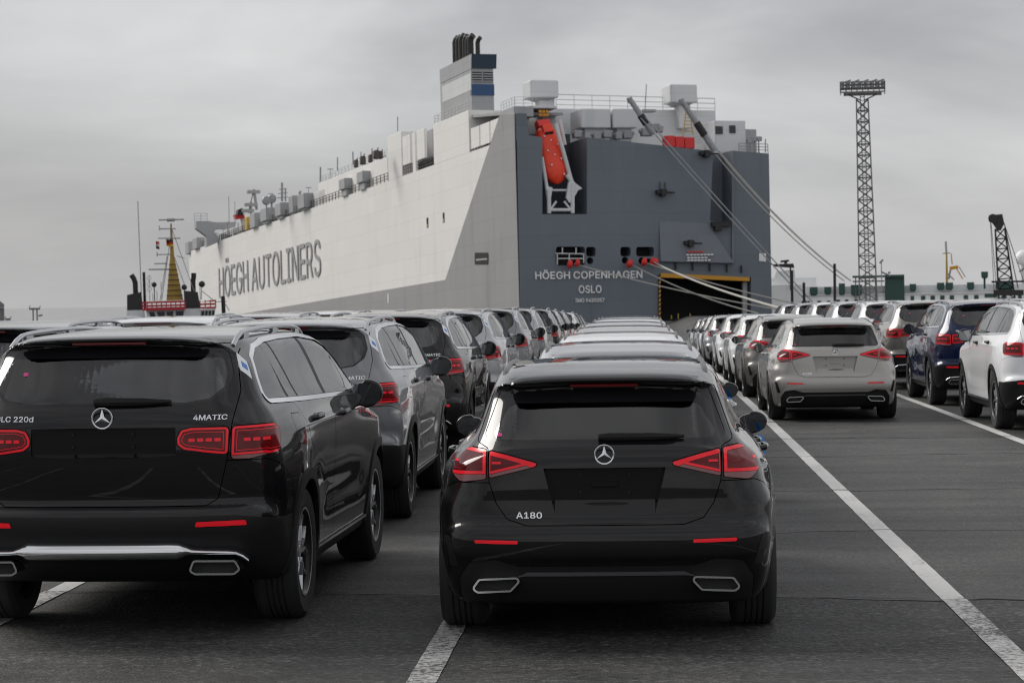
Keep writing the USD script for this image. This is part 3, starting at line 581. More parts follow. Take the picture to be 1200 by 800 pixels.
# stern quarter: white panels over a dark gallery
def gallery(x0, x1, ytop, yopen, ybot, panels, name):
    """a row of white panels over a dark open gallery with rails; pixel columns on the port side"""
    a, b = side(x1, ytop), side(x0, ytop); zb, zo, zt = side(x1, ybot)[1], side(x1, yopen)[1], side(x1, ytop)[1]
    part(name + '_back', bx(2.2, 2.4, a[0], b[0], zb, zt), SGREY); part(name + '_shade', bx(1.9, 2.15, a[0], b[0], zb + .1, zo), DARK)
    for p0, p1 in panels: part('white_panel', bevel_box(.02, .35, side(p1, ytop)[0], side(p0, ytop)[0], zo, zt, .04), CREAM)
    rails([(.15, a[0], zb), (.15, b[0], zb)], zo - zb, 1.2, .06, 'gallery_rail', RUST)
    n = 5
    for i in range(n): y = a[0] + (b[0] - a[0]) * (i + .5) / n; part('winch', bevel_box(.8, 1.8, y - .5, y + .4, zb + .05, zb + .05 + (zo - zb) * .6, .1), STEEL)
gallery(549.5, 586, 137.5, 163, 176, [(551, 561), (562, 573), (574, 585)], 'aft_gallery')
part('aft_bulkhead', prism(Polygon(dp([(586, 134.5), (602.6, 133.2), (602.6, 166), (586, 166)])), 'x', .0, .09), CREAM)
part('aft_roof', prism(Polygon(dp([(549, 138), (586, 134.7), (586, 131.5), (549, 135)])), 'x', .4, 8), SGREY)
v0, v1, wt = block(507, 549, 129, None, CREAM, 0, 9, 'funnel_casing')
rails([(.2, v0 + .2, wt), (.2, v1 - .2, wt), (5, v1 - .2, wt)], 1.2, 1.6)
block(469, 507, 150.5, None, SGREY, 3.0, 12)
gz = [(471, 479, 178, 187), (489, 497, 171, 183)]
for a, b in ((471, 480), (482.5, 486), (488, 497)): 
    p, q = side(b, 165), side(a, 165); part('white_panel', bevel_box(.05, .4, p[0], q[0], W_DECK + (1.4 if a != 482.5 else 0), W_DECK + 5.4, .04), CREAM)
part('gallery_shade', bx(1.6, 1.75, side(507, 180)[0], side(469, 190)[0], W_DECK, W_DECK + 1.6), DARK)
rails([(.2, side(507, 180)[0], W_DECK), (.2, side(469, 190)[0], W_DECK)], 1.3, 1.1, .05, 'gallery_rail', RUST)
block(453.8, 470, 154, None, CREAM, 0, 12)
v0, v1, wt = block(372, 453.8, 183.5, None, CREAM, .6, 12); 
v0b, v1b = side(453, 190)[0], side(374, 212)[0]
rails([(.8, v0, wt), (.8, v1 - .4, wt)], 1.1, 2.2, .05)
part('forward_house_end', bevel_box(.6, 12, side(376, 215)[0], side(372, 215)[0] + 6, W_DECK, wt - 1.2, .05), SWHITE)
rails([(.15, side(453.8, 214)[0], W_DECK), (.15, 224, W_DECK)], 1.25, 2.2, .06, 'deck_rail', RUST)
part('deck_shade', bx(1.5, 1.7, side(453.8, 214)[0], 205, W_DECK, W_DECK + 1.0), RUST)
# ventilator boxes standing along the port edge
for x0, x1, yt, yb, m in ((400.5, 415.5, 208.5, 221, SGREY), (421.5, 437, 200, 213, SGREY), (352.5, 369.5, 226, 243, SGREY), (340.5, 351, 229, 249, SGREY), (325.5, 340, 237, 252, SGREY), (308.5, 324, 243, 258, SGREY), (295.5, 308.5, 249, 266, SGREY), (288, 295, 254, 269, YELLOW), (281.5, 288, 256, 270, SWHITE), (228, 239.5, 278, 291, SGREY), (219, 227.5, 283, 297, SGREY)):
    xa, xb = (x0, x1); far = side(xa, yt, 1.0); near = side(xb, yt, 1.0); L = max(near[0], 0)
    vm = side((xa + xb) / 2, yt, 1.0)[0]; wtp = side(xb, yt, 1.0)[1]; wbt = side(xb, yb, 1.0)[1]; ln = min(abs(far[0] - near[0]) * .45, 7); wd = 5.0
    # the stern face shows as the grey panel, its width fixed from the picture
    uw = stern(xb, yt, near[0])[0] - stern(xa, yt, near[0])[0]; k = part('ventilator', bevel_box(1.0 - uw * .8, 1.0, near[0], near[0] + ln, wbt, wtp, .06), m)
    part('ventilator_trunk', bx(1.0 - uw * .65, .85, near[0] + .3, near[0] + ln - .3, W_DECK, wbt + .02), SGREY, k)
for i, px in enumerate(list(range(246, 372, 7)) + list(range(378, 452, 8))):
    v = side(px, 290 - (px - 230) * .365, 1.5)[0]; h_ = 1.7 + 1.8 * RNG.random(); w_ = .5 + .5 * RNG.random(); dvv = .6 + 1.2 * RNG.random()
    if i % 4 == 3: part('vent_pipe', tube([(1.6, v, W_DECK), (1.6, v, W_DECK + h_ + .8), (1.6, v - .3, W_DECK + h_ + 1.1), (1.6, v - .7, W_DECK + h_ + .9)], .2, 7), SGREY)
    else: part('deck_locker', bevel_box(1.2, 1.2 + w_ * 2, v - dvv / 2, v + dvv / 2, W_DECK, W_DECK + h_, .06), (SGREY, SWHITE, STEEL)[i % 3])
for i, px in enumerate((262, 285, 318, 346, 362, 388, 404, 431)):
    v = side(px, 290 - (px - 230) * .365, 3)[0]; part('lamp_mast', cat([rod((3, v, W_DECK), (3, v, W_DECK + 3.2 + 1.6 * (i % 3)), .07, 5), bx(2.5, 3.5, v - .06, v + .06, W_DECK + 3.0 + 1.6 * (i % 3), W_DECK + 3.15 + 1.6 * (i % 3))]), STEEL)
# things along the far foredeck: crane, masts, red gear
def dpt(px, py, u=2.0): q = side(px, py, u); return np.array([u, q[0], q[1]])
cr = dpt(236, 262, 4); vcr = cr[1]
def st3(px, py, v): q = stern(px, py, v); return np.array([q[0], v, q[1]])
def plate(pts, v, t, m, name, parent=None): return part(name, prism(Polygon(sp(pts, v)), 'y', v - t / 2, v + t / 2), m, parent)
plate([(229, 259.5), (243, 259.5), (252, 261), (276, 260.5), (274, 267), (252, 269), (250, 272), (256, 280), (253, 285), (241, 290), (241, 277), (229, 268)], 196, 2.2, SGREY, 'deck_crane')
rails([st3(228, 259.5, 196), st3(243, 259.5, 196)], 1.6, 1.5, .08)
for a, b, r in (((297.5, 222), (301, 246), .28), ((294, 236), (294, 255), .2), ((291, 250), (297, 224), .12), ((268, 230), (268.5, 262), .07), ((275, 236), (275.5, 260), .06)): part('foremast', rod(st3(*a, 170), st3(*b, 170), r), STEEL)
for x, y in ((297, 225), (294, 240), (290, 247)): part('radar_bar', bevel_box(*(lambda q: (q[0] - 1.2, q[0] + 1.2, 169.5, 170.5, q[2] - .3, q[2] + .3))(st3(x, y, 170))), STEEL)
plate([(274, 252), (285, 252), (286, 256), (276, 257)], 172, 2, SRED, 'winch_gear'); plate([(278, 246), (283, 244), (284, 252), (277, 252)], 171, 2, BLACKM, 'winch_motor')
for a, b, r in (((330.5, 214), (330.5, 236), .2), ((334.5, 221), (334.5, 236), .14), ((327, 222), (336, 221), .08), ((326, 227), (337, 226), .08), ((325, 232), (338, 231), .08), ((395.5, 184.5), (395.5, 200), .09), ((375.5, 196), (375.5, 213), .12), ((413.5, 178), (413.8, 193), .1), ((423, 178), (423, 186), .08), ((466, 137), (466, 154), .08), ((436, 174), (436, 186), .1)):
    vv = 120 if a[0] < 345 else 60; part('signal_mast', rod(st3(*a, vv), st3(*b, vv), r), STEEL)
for x, y in ((312, 235), (318.5, 233)): q = st3(x, y, 130); part('searchlight', lathe([(0, -.5), (.7, -.5), (.8, 0), (.7, .6), (0, .7)], 14).apply_transform(trimesh.transformations.rotation_matrix(math.pi / 2, [1, 0, 0])).apply_translation(q), STEEL); part('searchlight_post', rod(q, q - [0, 0, 2.2], .12), STEEL)
for x, y, s in ((417, 189, .5), (425, 185.5, .7), (434, 183, .5), (441, 179, .8), (446, 179, .5)): q = st3(x, y, 58); part('deck_gear', cat([bevel_box(q[0] - .5 * s, q[0] + .5 * s, 57.5, 58.5, q[2] - .9, q[2] + .4 * s, .1), rod(q, q + [.3, 0, .9 * s], .08)]), RUST)
# funnel
fv0 = side(553, 120, .8)[0]; fv1 = side(516, 120, .8)[0]
F0 = [stern(553.5, 127, fv0), stern(580, 127, fv0)]
def funnel_y(py): return stern(565, py, fv0)[1]
z_b, z1, z2, z3, z4, z5, zt = (funnel_y(y) for y in (128, 112, 99, 97, 82.5, 81, 64))
ul, ur = stern(553.2, 120, fv0)[0], stern(579.2, 120, fv0)[0]
fu = part('funnel', bevel_box(ul, ur, fv0, fv1, W_DECK + 3, z5, .08), SGREY)
part('funnel_cap', hull_pts([(u, v, z5) for u in (ul - .01, ur) for v in (fv0 - .01, fv1)] + [(u, v, zt) for u in (ul - .01, ur + .35) for v in (fv0 - .3, fv1)]), SGREY)
part('funnel_cap_face', hull_pts([(u, fv0 - .02 - .31 * t, z5 + (zt - z5) * t) for u in (ul - .02, ur + .37) for t in (0.02, 1)] + [(u, fv0 - .06 - .31 * t, z5 + (zt - z5) * t) for u in (ul - .02, ur + .37) for t in (0.02, 1)]), NAVY)
part('funnel_band', bevel_box(ul - .02, ur + .03, fv0 - .08, fv0 + .5, z1, z2, .01), BLUE)
part('funnel_white', bevel_box(ul - .03, ul + .3, fv0 + .2, fv1 - 1.0, z1 + .7, z5 - .5, .01), SWHITE)
for s0, s1 in ((.03, .47), (.54, .97)):
    fr = part('louvre_back', bx(ul + (ur - ul) * s0, ul + (ur - ul) * s1, fv0 - .05, fv0 - .01, z3 + .05, z4 - .05), DARK)
    for k in range(5): z = z3 + (z4 - z3) * (k + .5) / 5; part('louvre_slat', bx(ul + (ur - ul) * s0, ul + (ur - ul) * s1, fv0 - .16, fv0 - .06, z - .07, z + .07), SGREY, fr)
for x, yt, r, dv in ((533.5, 46, .42, 9), (537, 45, .42, 7.5), (541, 43.5, .46, 6), (545, 44, .4, 5), (548, 45, .4, 3.5), (551, 43.5, .42, 3), (559.5, 46, .3, 1)):
    q = st3(x, yt, fv0 + dv); q[0] = np.clip(q[0], ul + .4, ur + .2); part('exhaust_pipe', tube([(q[0], q[1], zt - .3), (q[0], q[1], q[2] - .5), (q[0] + .08, q[1] - .15, q[2] - .1), (q[0] + .25, q[1] - .45, q[2] + .12)], r, 10), BLACKM)
q = st3(605, 124, 4); part('aft_store', bevel_box(.15, 2.6, .7, side(585, 128)[0], W_DECK + 2.4, side(603, 123.5)[1], .05), SGREY)
zst = side(603, 123.5)[1]; rails([(.3, .8, zst), (.3, 6.2, zst)], 1.1, 1.2); rails([(.3, .8, zst), (2.5, .8, zst)], 1.1, 1.2)
part('stern_corner_house', bevel_box(.1, 1.35, .02, 6, 8.6, stern(606, 133, .3)[1] - .02, .03), SLATE)
# upper works behind the stern
def at_v(name, x0, x1, yt, yb, v, dv, m, r=.06): a, b = stern(x0, yb, v), stern(x1, yt, v); return part(name, bevel_box(a[0], b[0], v, v + dv, a[1], stern((x0 + x1) / 2, yt, v)[1], r), m)
at_v('after_house', 652, 838.5, 128.5, 190, 11, 9, SWHITE)
rails([st3(652, 128.5, 11.2), st3(838, 133, 11.2)], 1.9, 2.4, .045)
rails([st3(652, 128.5, 19), st3(838, 133, 19)], 1.9, 2.4, .045)
for x0, x1 in ((681, 715.5), (718.5, 746)):
    k = at_v('ventilator', x0, x1, 127.5, 150, 5, 4, SWHITE, .12); at_v('ventilator_trunk', x0 + 5, x1 - 6, 149, 166, 5.6, 2.8, SWHITE)
for x0, x1, y0, y1, s0, s1, sb in ((622, 654.5, 94, 114, 632, 650, 132), (786, 817, 99, 120, 796, 809, 150)):
    at_v('ventilator', x0, x1, y0, y1, 9, 3.2, SWHITE, .12); a, b = stern(x0 + 2, y1 + 3, 9), stern(x1 - 2, y1 - 1, 9)
    part('ventilator_skirt', hull_pts([(u, v, b[1]) for u in (a[0], b[0]) for v in (9.2, 12)] + [(u, v, a[1]) for u in (a[0] + .8, b[0] - .8) for v in (9.8, 11.4)]), SGREY); at_v('ventilator_trunk', s0, s1, y1 + 1, sb, 9.8, 1.6, SWHITE)
at_v('lifeboat_platform', 620, 653, 124, 127, 4.5, 5, SWHITE); at_v('platform_house', 636, 652, 127, 162, 8.5, 2, SWHITE)
for x, y in ((633, 131), (637, 131), (641, 131), (633.5, 135), (637.5, 135), (641, 135)): q = st3(x, y, 4.3); part('hook_block', bevel_box(q[0] - .18, q[0] + .18, 4.2, 4.5, q[2] - .17, q[2] + .17, .04), ORANGE)
k = at_v('wheelhouse', 838.5, 873.5, 141.5, 180, 3.5, 5, SWHITE)
at_v('wheelhouse_window', 838.6, 847, 148, 157, 3.40, .09, GLASSD, .01); at_v('wheelhouse_window', 855, 862, 147, 156, 3.40, .09, GLASSD, .01)
at_v('equipment_house', 873.6, 886.5, 151.5, 182, 5, 4, SGREY)
for x, y in ((879, 166), (884, 164), (889, 163.5)): q = st3(x, y, 2); part('floodlight', cat([bevel_box(q[0] - .4, q[0] + .4, 1.8, 2.3, q[2] - .2, q[2] + .35, .05), rod(q, q - [0, 0, 2.0], .08)]), STEEL)
rails([st3(866, 178.5, .6), st3(900, 179.5, .6)], 1.1, 1.4, .05, 'stern_rail', STEEL); q = st3(897, 163, .6); part('ensign_staff', rod(q, st3(897, 179, .6), .07), STEEL)
for i, (x0, x1) in enumerate(((781, 791), (792, 802), (803, 814))): a, b = stern(x0, 172 + i, 1.2), stern(x1, 159 + i, 1.2); part('red_crate', bevel_box(a[0], b[0], 1.2, 2.6, a[1], b[1], .05), SRED)
part('yellow_ladder', cat([rod(st3(804, 128, 3), st3(800, 160, 3), .07), rod(st3(808, 128, 3), st3(812, 158, 3), .07)] + [rod(st3(804 - i * .5, 130 + i * 4, 3), st3(808 + i * .5, 130 + i * 4, 3), .05) for i in range(7)]), YELLOW)
part('whip_aerial', rod(st3(757.5, 99, 8), st3(756, 128, 8), .06), STEEL); at_v('aerial_platform', 753, 769, 128, 131, 8, 1.4, SGREY)
for x, y, s in ((699, 158, 1), (711, 156, 1.1), (724, 158, .9), (735, 157, 1.2), (757, 154, 1.3), (767, 148, 1), (772, 150, .8), (676, 156, 1)): q = st3(x, y, 4); part('deck_winch', cat([bevel_box(q[0] - .5 * s, q[0] + .5 * s, 3.5, 4.5, q[2] - .6, q[2] + .3 * s, .1), rod(q - [.7 * s, 0, 0], q + [.7 * s, 0, .1], .2 * s, 8)]), STEEL)
# two booms that carry the ramp wires, and the wires
wires = thing('ramp_hoisting_wires', 'pair of long grey wire bundles running from the stern booms down to the right', 'wires', mat4=S_M)
for (tipx, tipy), (bx_, by_), off, end in (((739.5, 118.5), (766, 158), 0, st3(985, 392, -12)), ((800, 120), (838, 177), 1, st3(992, 329, -14))):
    p, q = st3(tipx, tipy, 1.5), st3(bx_, by_, 1.0); part('ramp_boom', cat([tube([p, q], [.32, .42], 10), tube([p + [.0, .0, -.2], p + [-.25, 0, .4]], .38, 8)]), STEEL); part('boom_band', tube([p + (q - p) * .42, p + (q - p) * .68], .46, 10), BLACKM)
    for i in range(3 if off else 2): 
        d = np.array([(i - .8) * (.42 if off else .45), -.1, (i % 2) * .25]); s0 = (p * .6 + q * .4) if off == 0 else q
        n = 14; t = np.linspace(0, 1, n)[:, None]; c = s0 * (1 - t) + end * t; c[:, 2] -= (1.0 if off else .3) * 4 * (t * (1 - t))[:, 0]
        obj('wire', tube(c + d, .075 if off else .075, 5), ROPE if off else STEEL, wires)
# lifeboat on its launching frame in the slot
lb = thing('lifeboat', 'orange free fall lifeboat hanging nose down in its slot in the stern', 'lifeboat', mat4=S_M)
ax0, ax1 = st3(637, 150, 3.2), st3(654, 216, 1.4)
def boat():
    d = (ax1 - ax0); L = np.linalg.norm(d); d /= L; s = np.array([1.0, 0, 0]); s -= d * (s @ d); s /= np.linalg.norm(s); h = np.cross(s, d)
    ts = np.array([0, .03, .10, .22, .4, .6, .76, .88, .95, 1.0]); wd = np.array([.5, .95, 1.25, 1.5, 1.72, 1.8, 1.7, 1.35, .85, .14]); hh = np.array([.5, .95, 1.1, 1.25, 1.3, 1.25, 1.15, .9, .6, .1]); n = 20
    V = []
    for t, a, b in zip(ts, wd, hh):
        th = np.arange(n) * 2 * np.pi / n; cx = np.sign(np.cos(th)) * np.abs(np.cos(th)) ** .7; sx = np.sign(np.sin(th)) * np.abs(np.sin(th)) ** .8
        V.append(ax0 + d * L * t + s * (a * cx)[:, None] + h * (b * sx)[:, None])
    V = np.vstack(V); F = []
    for i in range(len(ts) - 1):
        for j in range(n): k = (j + 1) % n; F += [(i * n + j, i * n + k, (i + 1) * n + k), (i * n + j, (i + 1) * n + k, (i + 1) * n + j)]
    F += [(0, k + 1, k) for k in range(1, n - 1)]
    m = trimesh.Trimesh(V, np.array(F), process=False); m.fix_normals(); return m, d, s, h, L
bm, bd, bs, bh, bL = boat(); obj('boat_hull', bm, LIFE, lb, 40)
side_n = -bh if bh[1] > 0 else bh
cabin_c = ax0 + bd * .3; obj('boat_cockpit', hull_pts([cabin_c + bs * a + side_n * b + bd * c for a in (-.6, .6) for b, c in ((.3, -.5), (1.35, -.3), (1.45, .7), (.4, 1.6))]), LIFE, lb)
obj('cockpit_window', hull_pts([cabin_c + bs * a + side_n * b + bd * c for a in (-.5, .5) for b, c in ((1.35, .75), (1.42, .72), (.8, 1.38), (.86, 1.4))]), GLASSD, lb)
obj('boat_stern', hull_pts([ax0 - bd * .9 + bs * a + bh * b for a in (-.8, .8) for b in (-.5, .6)] + [ax0 + bs * a + bh * b for a in (-.75, .75) for b in (-.7, .7)]), SRED, lb)
for k in range(9): obj('grab_handle', bevel_box(*np.array([(c - .09, c + .09) for c in (ax0 + bd * bL * (.2 + .085 * k) + side_n * (1.28 if k < 7 else .95) + bs * ((k % 3) - 1) * .7)]).ravel(), .02), LETTER_W, lb)
fr = thing('launching_cradle', 'white tubular launching frame around the orange lifeboat', 'frame', mat4=S_M)
for a, b, r, v in (((635, 184), (643, 233), .22, .6), ((651, 145), (671, 217), .26, .8), ((656, 140), (662, 170), .24, 2.5), ((643, 222), (643.5, 250), .26, .5), ((671, 215), (671, 250), .26, .5), ((643, 246), (671, 246), .2, .5), ((644, 247), (652, 236), .14, .5), ((670, 247), (661, 236), .14, .5), ((645, 223), (665, 223), .14, .9), ((664, 205), (676, 221), .26, .7)):
    obj('frame_bar', rod(st3(*a, v), st3(*b, v), r, 8), SWHITE, fr)
obj('frame_bracket', prism(Polygon(sp([(666, 213), (674, 215), (682, 221), (677, 223), (672, 232), (667, 238), (663, 232)], .6)), 'y', .4, .8), SWHITE, fr)
obj('frame_bracket', prism(Polygon(sp([(639, 218), (647, 220), (645, 233), (641, 233)], .6)), 'y', .4, .8), SWHITE, fr)
# white bars in the first mooring window
for a, b in (((651, 297), (684, 297.5)), ((653, 303), (684, 303)), ((684, 297), (684, 308)), ((659, 290), (659, 298)), ((675, 290), (675, 298)), ((653, 298), (653, 310)), ((667, 298), (667, 310))): part('window_bar', rod(st3(*a, -.15), st3(*b, -.15), .075, 5), SWHITE)
# mooring ropes with red rat guards
for i, (a, b, gx) in enumerate((((673, 309), (968, 371), (676.5, 308)), ((738, 309), (888, 367), (738, 309)), ((754, 307), (1000, 368), (755, 307)), ((766, 307), (1010, 385), (766.5, 307)), ((667.5, 309), (955, 369), (668, 309.5)))):
    p = st3(*a, -.1); e_ = on_ground(b[0], b[1]) if b[1] > 375 else at_depth(b[0], b[1], 262 - i * 2); t = np.linspace(0, 1, 16)[:, None]
    c = np.array([ship_world(p)]) * (1 - t) + e_ * t; c[:, 2] -= 1.1 * 4 * (t * (1 - t))[:, 0] * .5
    if i < 4:
        rp = thing('mooring_rope', ['thick mooring rope leaving the barred window, farthest left on the stern', 'mooring rope running steeply down across the dark stern door', 'upper of the two ropes from the right hand stern window', 'lower of the two ropes from the right hand stern window'][i], 'rope', 'mooring ropes at the stern')
        obj('strands', tube(c, .085, 6), ROPE, rp)
    g = ship_world(st3(*gx, -.9)); n = (c[3] - c[0]); n /= np.linalg.norm(n)
    cone = lathe([(0, -.12), (.52, -.06), (.55, .0), (.2, .3), (0, .32)], 16); A = trimesh.geometry.align_vectors([0, 0, 1], n); cone.apply_transform(A); cone.apply_translation(g)
    tag(obj('rat_guard', cone, SRED, None, 40), ['red rat guard on the rope under the barred window', 'red rat guard below the single small stern window', 'left red rat guard under the wide stern window', 'right red rat guard under the wide stern window, beside the door', 'red rat guard farthest left on the stern'][i], 'rat guard', 'rat guards on the mooring ropes')
# the lowered stern ramp on the quay, with its posts
rm = thing('stern_ramp', 'dark steel loading ramp lowered from the stern door on to the quay', 'ramp')
p0, p1 = ship_world(np.array([db[0] + .4, 1.0, -12.75])), ship_world(np.array([db[2] - .4, 1.0, -12.9])); fw = np.array([.55, -.83, 0]) 
e0, e1 = p0 + fw * 22, p1 + fw * 26; e0[2] = e1[2] = -1.05; th = np.array([0, 0, .35])
obj('ramp_deck', hull_pts([p0, p1, e0, e1, p0 - th, p1 - th, e0 - th * .6, e1 - th * .6]), DARK, rm)
for x, yt, yb, d in ((978, 309, 366, 258), (942, 331, 366, 262), (928, 317, 366, 266)):
    a, b = at_depth(x, yt, d), at_depth(x + .5, yb, d); obj('ramp_post', rod(b, a, .16, 8), BLACKM, rm)
# ------------------------------------------------------------------ the tug behind the quay edge, on the left
TD = 205.0                                   # metres ahead of the lens
def frame_at(px, py, dist):
    """a level frame at a point: x to the right across the view, y away from it, z up, with the size of a picture unit there"""
    o = at_depth(px, py, dist); f = np.array([o[0], o[1], 0]); f /= np.linalg.norm(f); r = np.cross(f, [0, 0, 1]); M = np.eye(4); M[:3, 0], M[:3, 1], M[:3, 2], M[:3, 3] = r, f, [0, 0, 1], o; return M, dist / FPX
TM, tk = frame_at(205, 362, TD)
def tp(px, py, y=0.0): return np.array([(px - 205) * tk + ROLL * (py - 362) * tk, y, -(py - 362) * tk + ROLL * (px - 205) * tk])
tug = thing('tug', 'tugboat with black stacks, red rail and tall yellow mast beyond the cars', 'boat', mat4=TM)
TW, TBLK, TRED, TYEL = mat('tug_white', (.55, .56, .57), .5, var=.1), BLACKM, mat('tug_red', (.36, .012, .022), .5), mat('tug_yellow', (.33, .21, .035), .6, var=.2)
def tpoly(pts, y0, y1, m, name, parent=None): return obj(name, prism(Polygon([tp(*p)[[0, 2]] for p in pts]), 'y', y0, y1), m, parent or tug)
def tbar(a, b, r, m, name, y=0.0, n=6): return obj(name, rod(tp(*a, y), tp(*b, y), r, n), m, tug)
deck = [(120, 400), (275, 398), (268, 420), (128, 420)]
tpoly([(118, 396), (282, 394), (272, 425), (126, 425)], -3.5, 9, TBLK, 'tug_hull'); tpoly([(140, 377), (262, 377), (262, 396), (140, 396)], -2.8, 6.5, TW, 'lower_house')
wh = tpoly([(172, 363), (217, 363), (216, 380), (174, 380)], -2.2, 3.5, TW, 'wheelhouse')
for x0, x1, x2, x3 in ((175, 181, 184, 178), (184, 193, 194, 187), (195, 203, 202, 196), (206, 215, 214, 206)): tpoly([(x0, 364.5), (x1, 364.5), (x2, 374), (x3, 374)], -2.27, -2.19, GLASSD, 'window', wh)
tpoly([(150, 362), (169, 362), (170, 380), (147, 380)], -1.6, 3, TW, 'stack_base'); tpoly([(216, 362), (234, 362), (235, 380), (217, 380)], -1.6, 3, TW, 'stack_base')
sw = tpoly([(234, 363.5), (252, 362.5), (249, 380), (235, 380)], -1.0, 3, TW, 'side_house')
for x in (236, 240, 244, 248): tpoly([(x, 365), (x + 3, 365), (x + 1.5, 374), (x - .5, 374)], -1.07, -.99, GLASSD, 'window', sw)
for x0, x1 in ((168, 217), (234, 252)):
    for y in (353.5, 357.5, 361.5): tpoly([(x0, y - 1.1 + (2 if y < 356 else 0) * (x0 > 200)), (x1, y - 1.1), (x1, y + 1.1), (x0, y + 1.1)], -2.5, -2.35, TRED, 'red_rail')
    n = int((x1 - x0) / 5)
    for i in range(n + 1): tbar((x0 + (x1 - x0) * i / n, 352.5), (x0 + (x1 - x0) * i / n, 362), .05, TRED, 'rail_post', -2.4)
tpoly([(170, 359.5), (217, 359.5), (217, 363), (170, 363)], -2.6, -2.2, TRED, 'red_fascia')
for sx, x in ((1, 159), (-1, 225)):
    tpoly([(x - 8.5, 344), (x + 7.5, 341), (x + 9, 362), (x - 9, 362)] if sx > 0 else [(x - 8.5, 341), (x + 7, 343), (x + 9.5, 362), (x - 9, 362)], -1.4, 2.6, TBLK, 'exhaust_stack')
    obj('exhaust_pipe', tube([tp(x + (1 if sx > 0 else 2), 344, .5), tp(x + (1 if sx > 0 else 2), 330, .5), tp(x + (-.5 if sx > 0 else 3), 325, .5), tp(x - (3.2 * sx), 320.5, .5)], .24, 10), TBLK, tug, 40)
tbar((170.5, 318), (170.5, 362), .14, TBLK, 'mast_pole', -.5); tbar((166, 234.5), (166.5, 345), .045, STEEL, 'whip_aerial', 1)
tbar((261, 348.5), (261.5, 385), .2, TBLK, 'bollard_pole', -1)
ms = obj('mast', hull_pts([tp(*p, y) for p in ((195.5, 352), (215, 352), (206, 300), (201.5, 300)) for y in (-.8, .8)]), TYEL, tug)
obj('mast_top', hull_pts([tp(*p, y) for p in ((201.3, 301), (206.3, 301), (204.6, 262), (202.8, 262)) for y in (-.2, .2)]), TYEL, tug)
for a, b, r in (((189.5, 257.7), (219, 257.7), .07), ((190, 268), (209, 268.4), .06), ((188, 279), (214, 279.5), .06), ((186, 298), (203, 298), .05), ((183, 308.5), (198, 308.5), .06), ((176, 315), (200, 315.5), .07), ((199, 258), (208, 258), .16), ((190, 264), (190, 270), .04), ((186.5, 295), (186.5, 300), .05)): tbar(a, b, r, STEEL, 'yard', -.3)
for a, b in (((204, 270), (190, 352)), ((205, 270), (229, 345)), ((198, 300), (188, 352)), ((206, 300), (219, 340)), ((212, 352), (209, 320)), ((218, 303), (209, 300))): tbar(a, b, .035, STEEL, 'stay', -.2)
for i in range(7): tbar((199.5 - i * .6, 310 + i * 6), (208 + i * 1.1, 310 + i * 6), .04, TBLK, 'rung', -.95)
for x, y, r in ((182, 333, .23), (216.5, 337, .25)): obj('searchlight', ellipsoid(tp(x, y, -1.2), (r, r * .9, r)), TBLK, tug, True); tbar((x, y), (x, 352), .05, TBLK, 'lamp_post', -1.2)
for x, y, r in ((237, 334, .24),): obj('searchlight', ellipsoid(tp(x, y, -1.2), (r * 1.2, r, r * 1.2)), TBLK, tug, True); tbar((x - .5, y), (x - 1, 352), .06, TW, 'lamp_post', -1.2)
for x, y0, y1 in ((176.5, 322, 352), (180, 343, 352), (185, 340, 352), (190, 330, 352), (234.5, 338, 352)): tbar((x, y0), (x, y1), .05, TW, 'light_mast', -1.6)
for y in (325, 332, 338): obj('hoop', tube([tp(176.5 + 2.6 * math.cos(q), y - 2.6 * math.sin(q), -1.6) for q in np.linspace(0, 2 * math.pi, 13)[:-1]], .03, 4, True), TW, tug)
for a, b in (((237, 342), (252, 355)), ((252, 355), (265, 355)), ((259, 350), (268, 366))): tbar(a, b, .04, STEEL, 'stay', -1)
# flags: the German ensign and a smaller one
fl = [mat('flag_black', (.015, .015, .015), .8), mat('flag_red', (.45, .02, .02), .8), mat('flag_gold', (.60, .38, .02), .8), mat('flag_white', (.6, .6, .6), .8)]
def flag(x, y, w, h, cols, drop):
    out = []
    for i, c in enumerate(cols):
        n = 8; t = np.linspace(0, 1, n); V = []
        for s in (0, 1): V.append(np.array([tp(x + w * q, y + h * (i + s) / len(cols) + drop * q, -.4) + [0, .25 * math.sin(q * 7), 0] for q in t]))
        V = np.vstack(V + [v + [0, .03, 0] for v in V]); F = []
        for k in range(n - 1): F += [(k, k + 1, n + k + 1), (k, n + k + 1, n + k), (2 * n + k, 3 * n + k + 1, 2 * n + k + 1), (2 * n + k, 3 * n + k, 3 * n + k + 1)]
        out.append((trimesh.Trimesh(V, np.array(F), process=False), c))
    return out
for nm, lab, args in (('ensign', 'black, red and gold flag flying at the tug mast', (197.5, 280, 8, 8, fl[:3], 1.5)), ('courtesy_flag', 'small red and white flag hanging left of the tug mast', (185.5, 282, 4, 9, [fl[1], fl[3], fl[0]], 1))):
    r = thing(nm, lab, 'flag', mat4=TM)
    for m_, c in flag(*args): obj('stripe', m_, c, r)

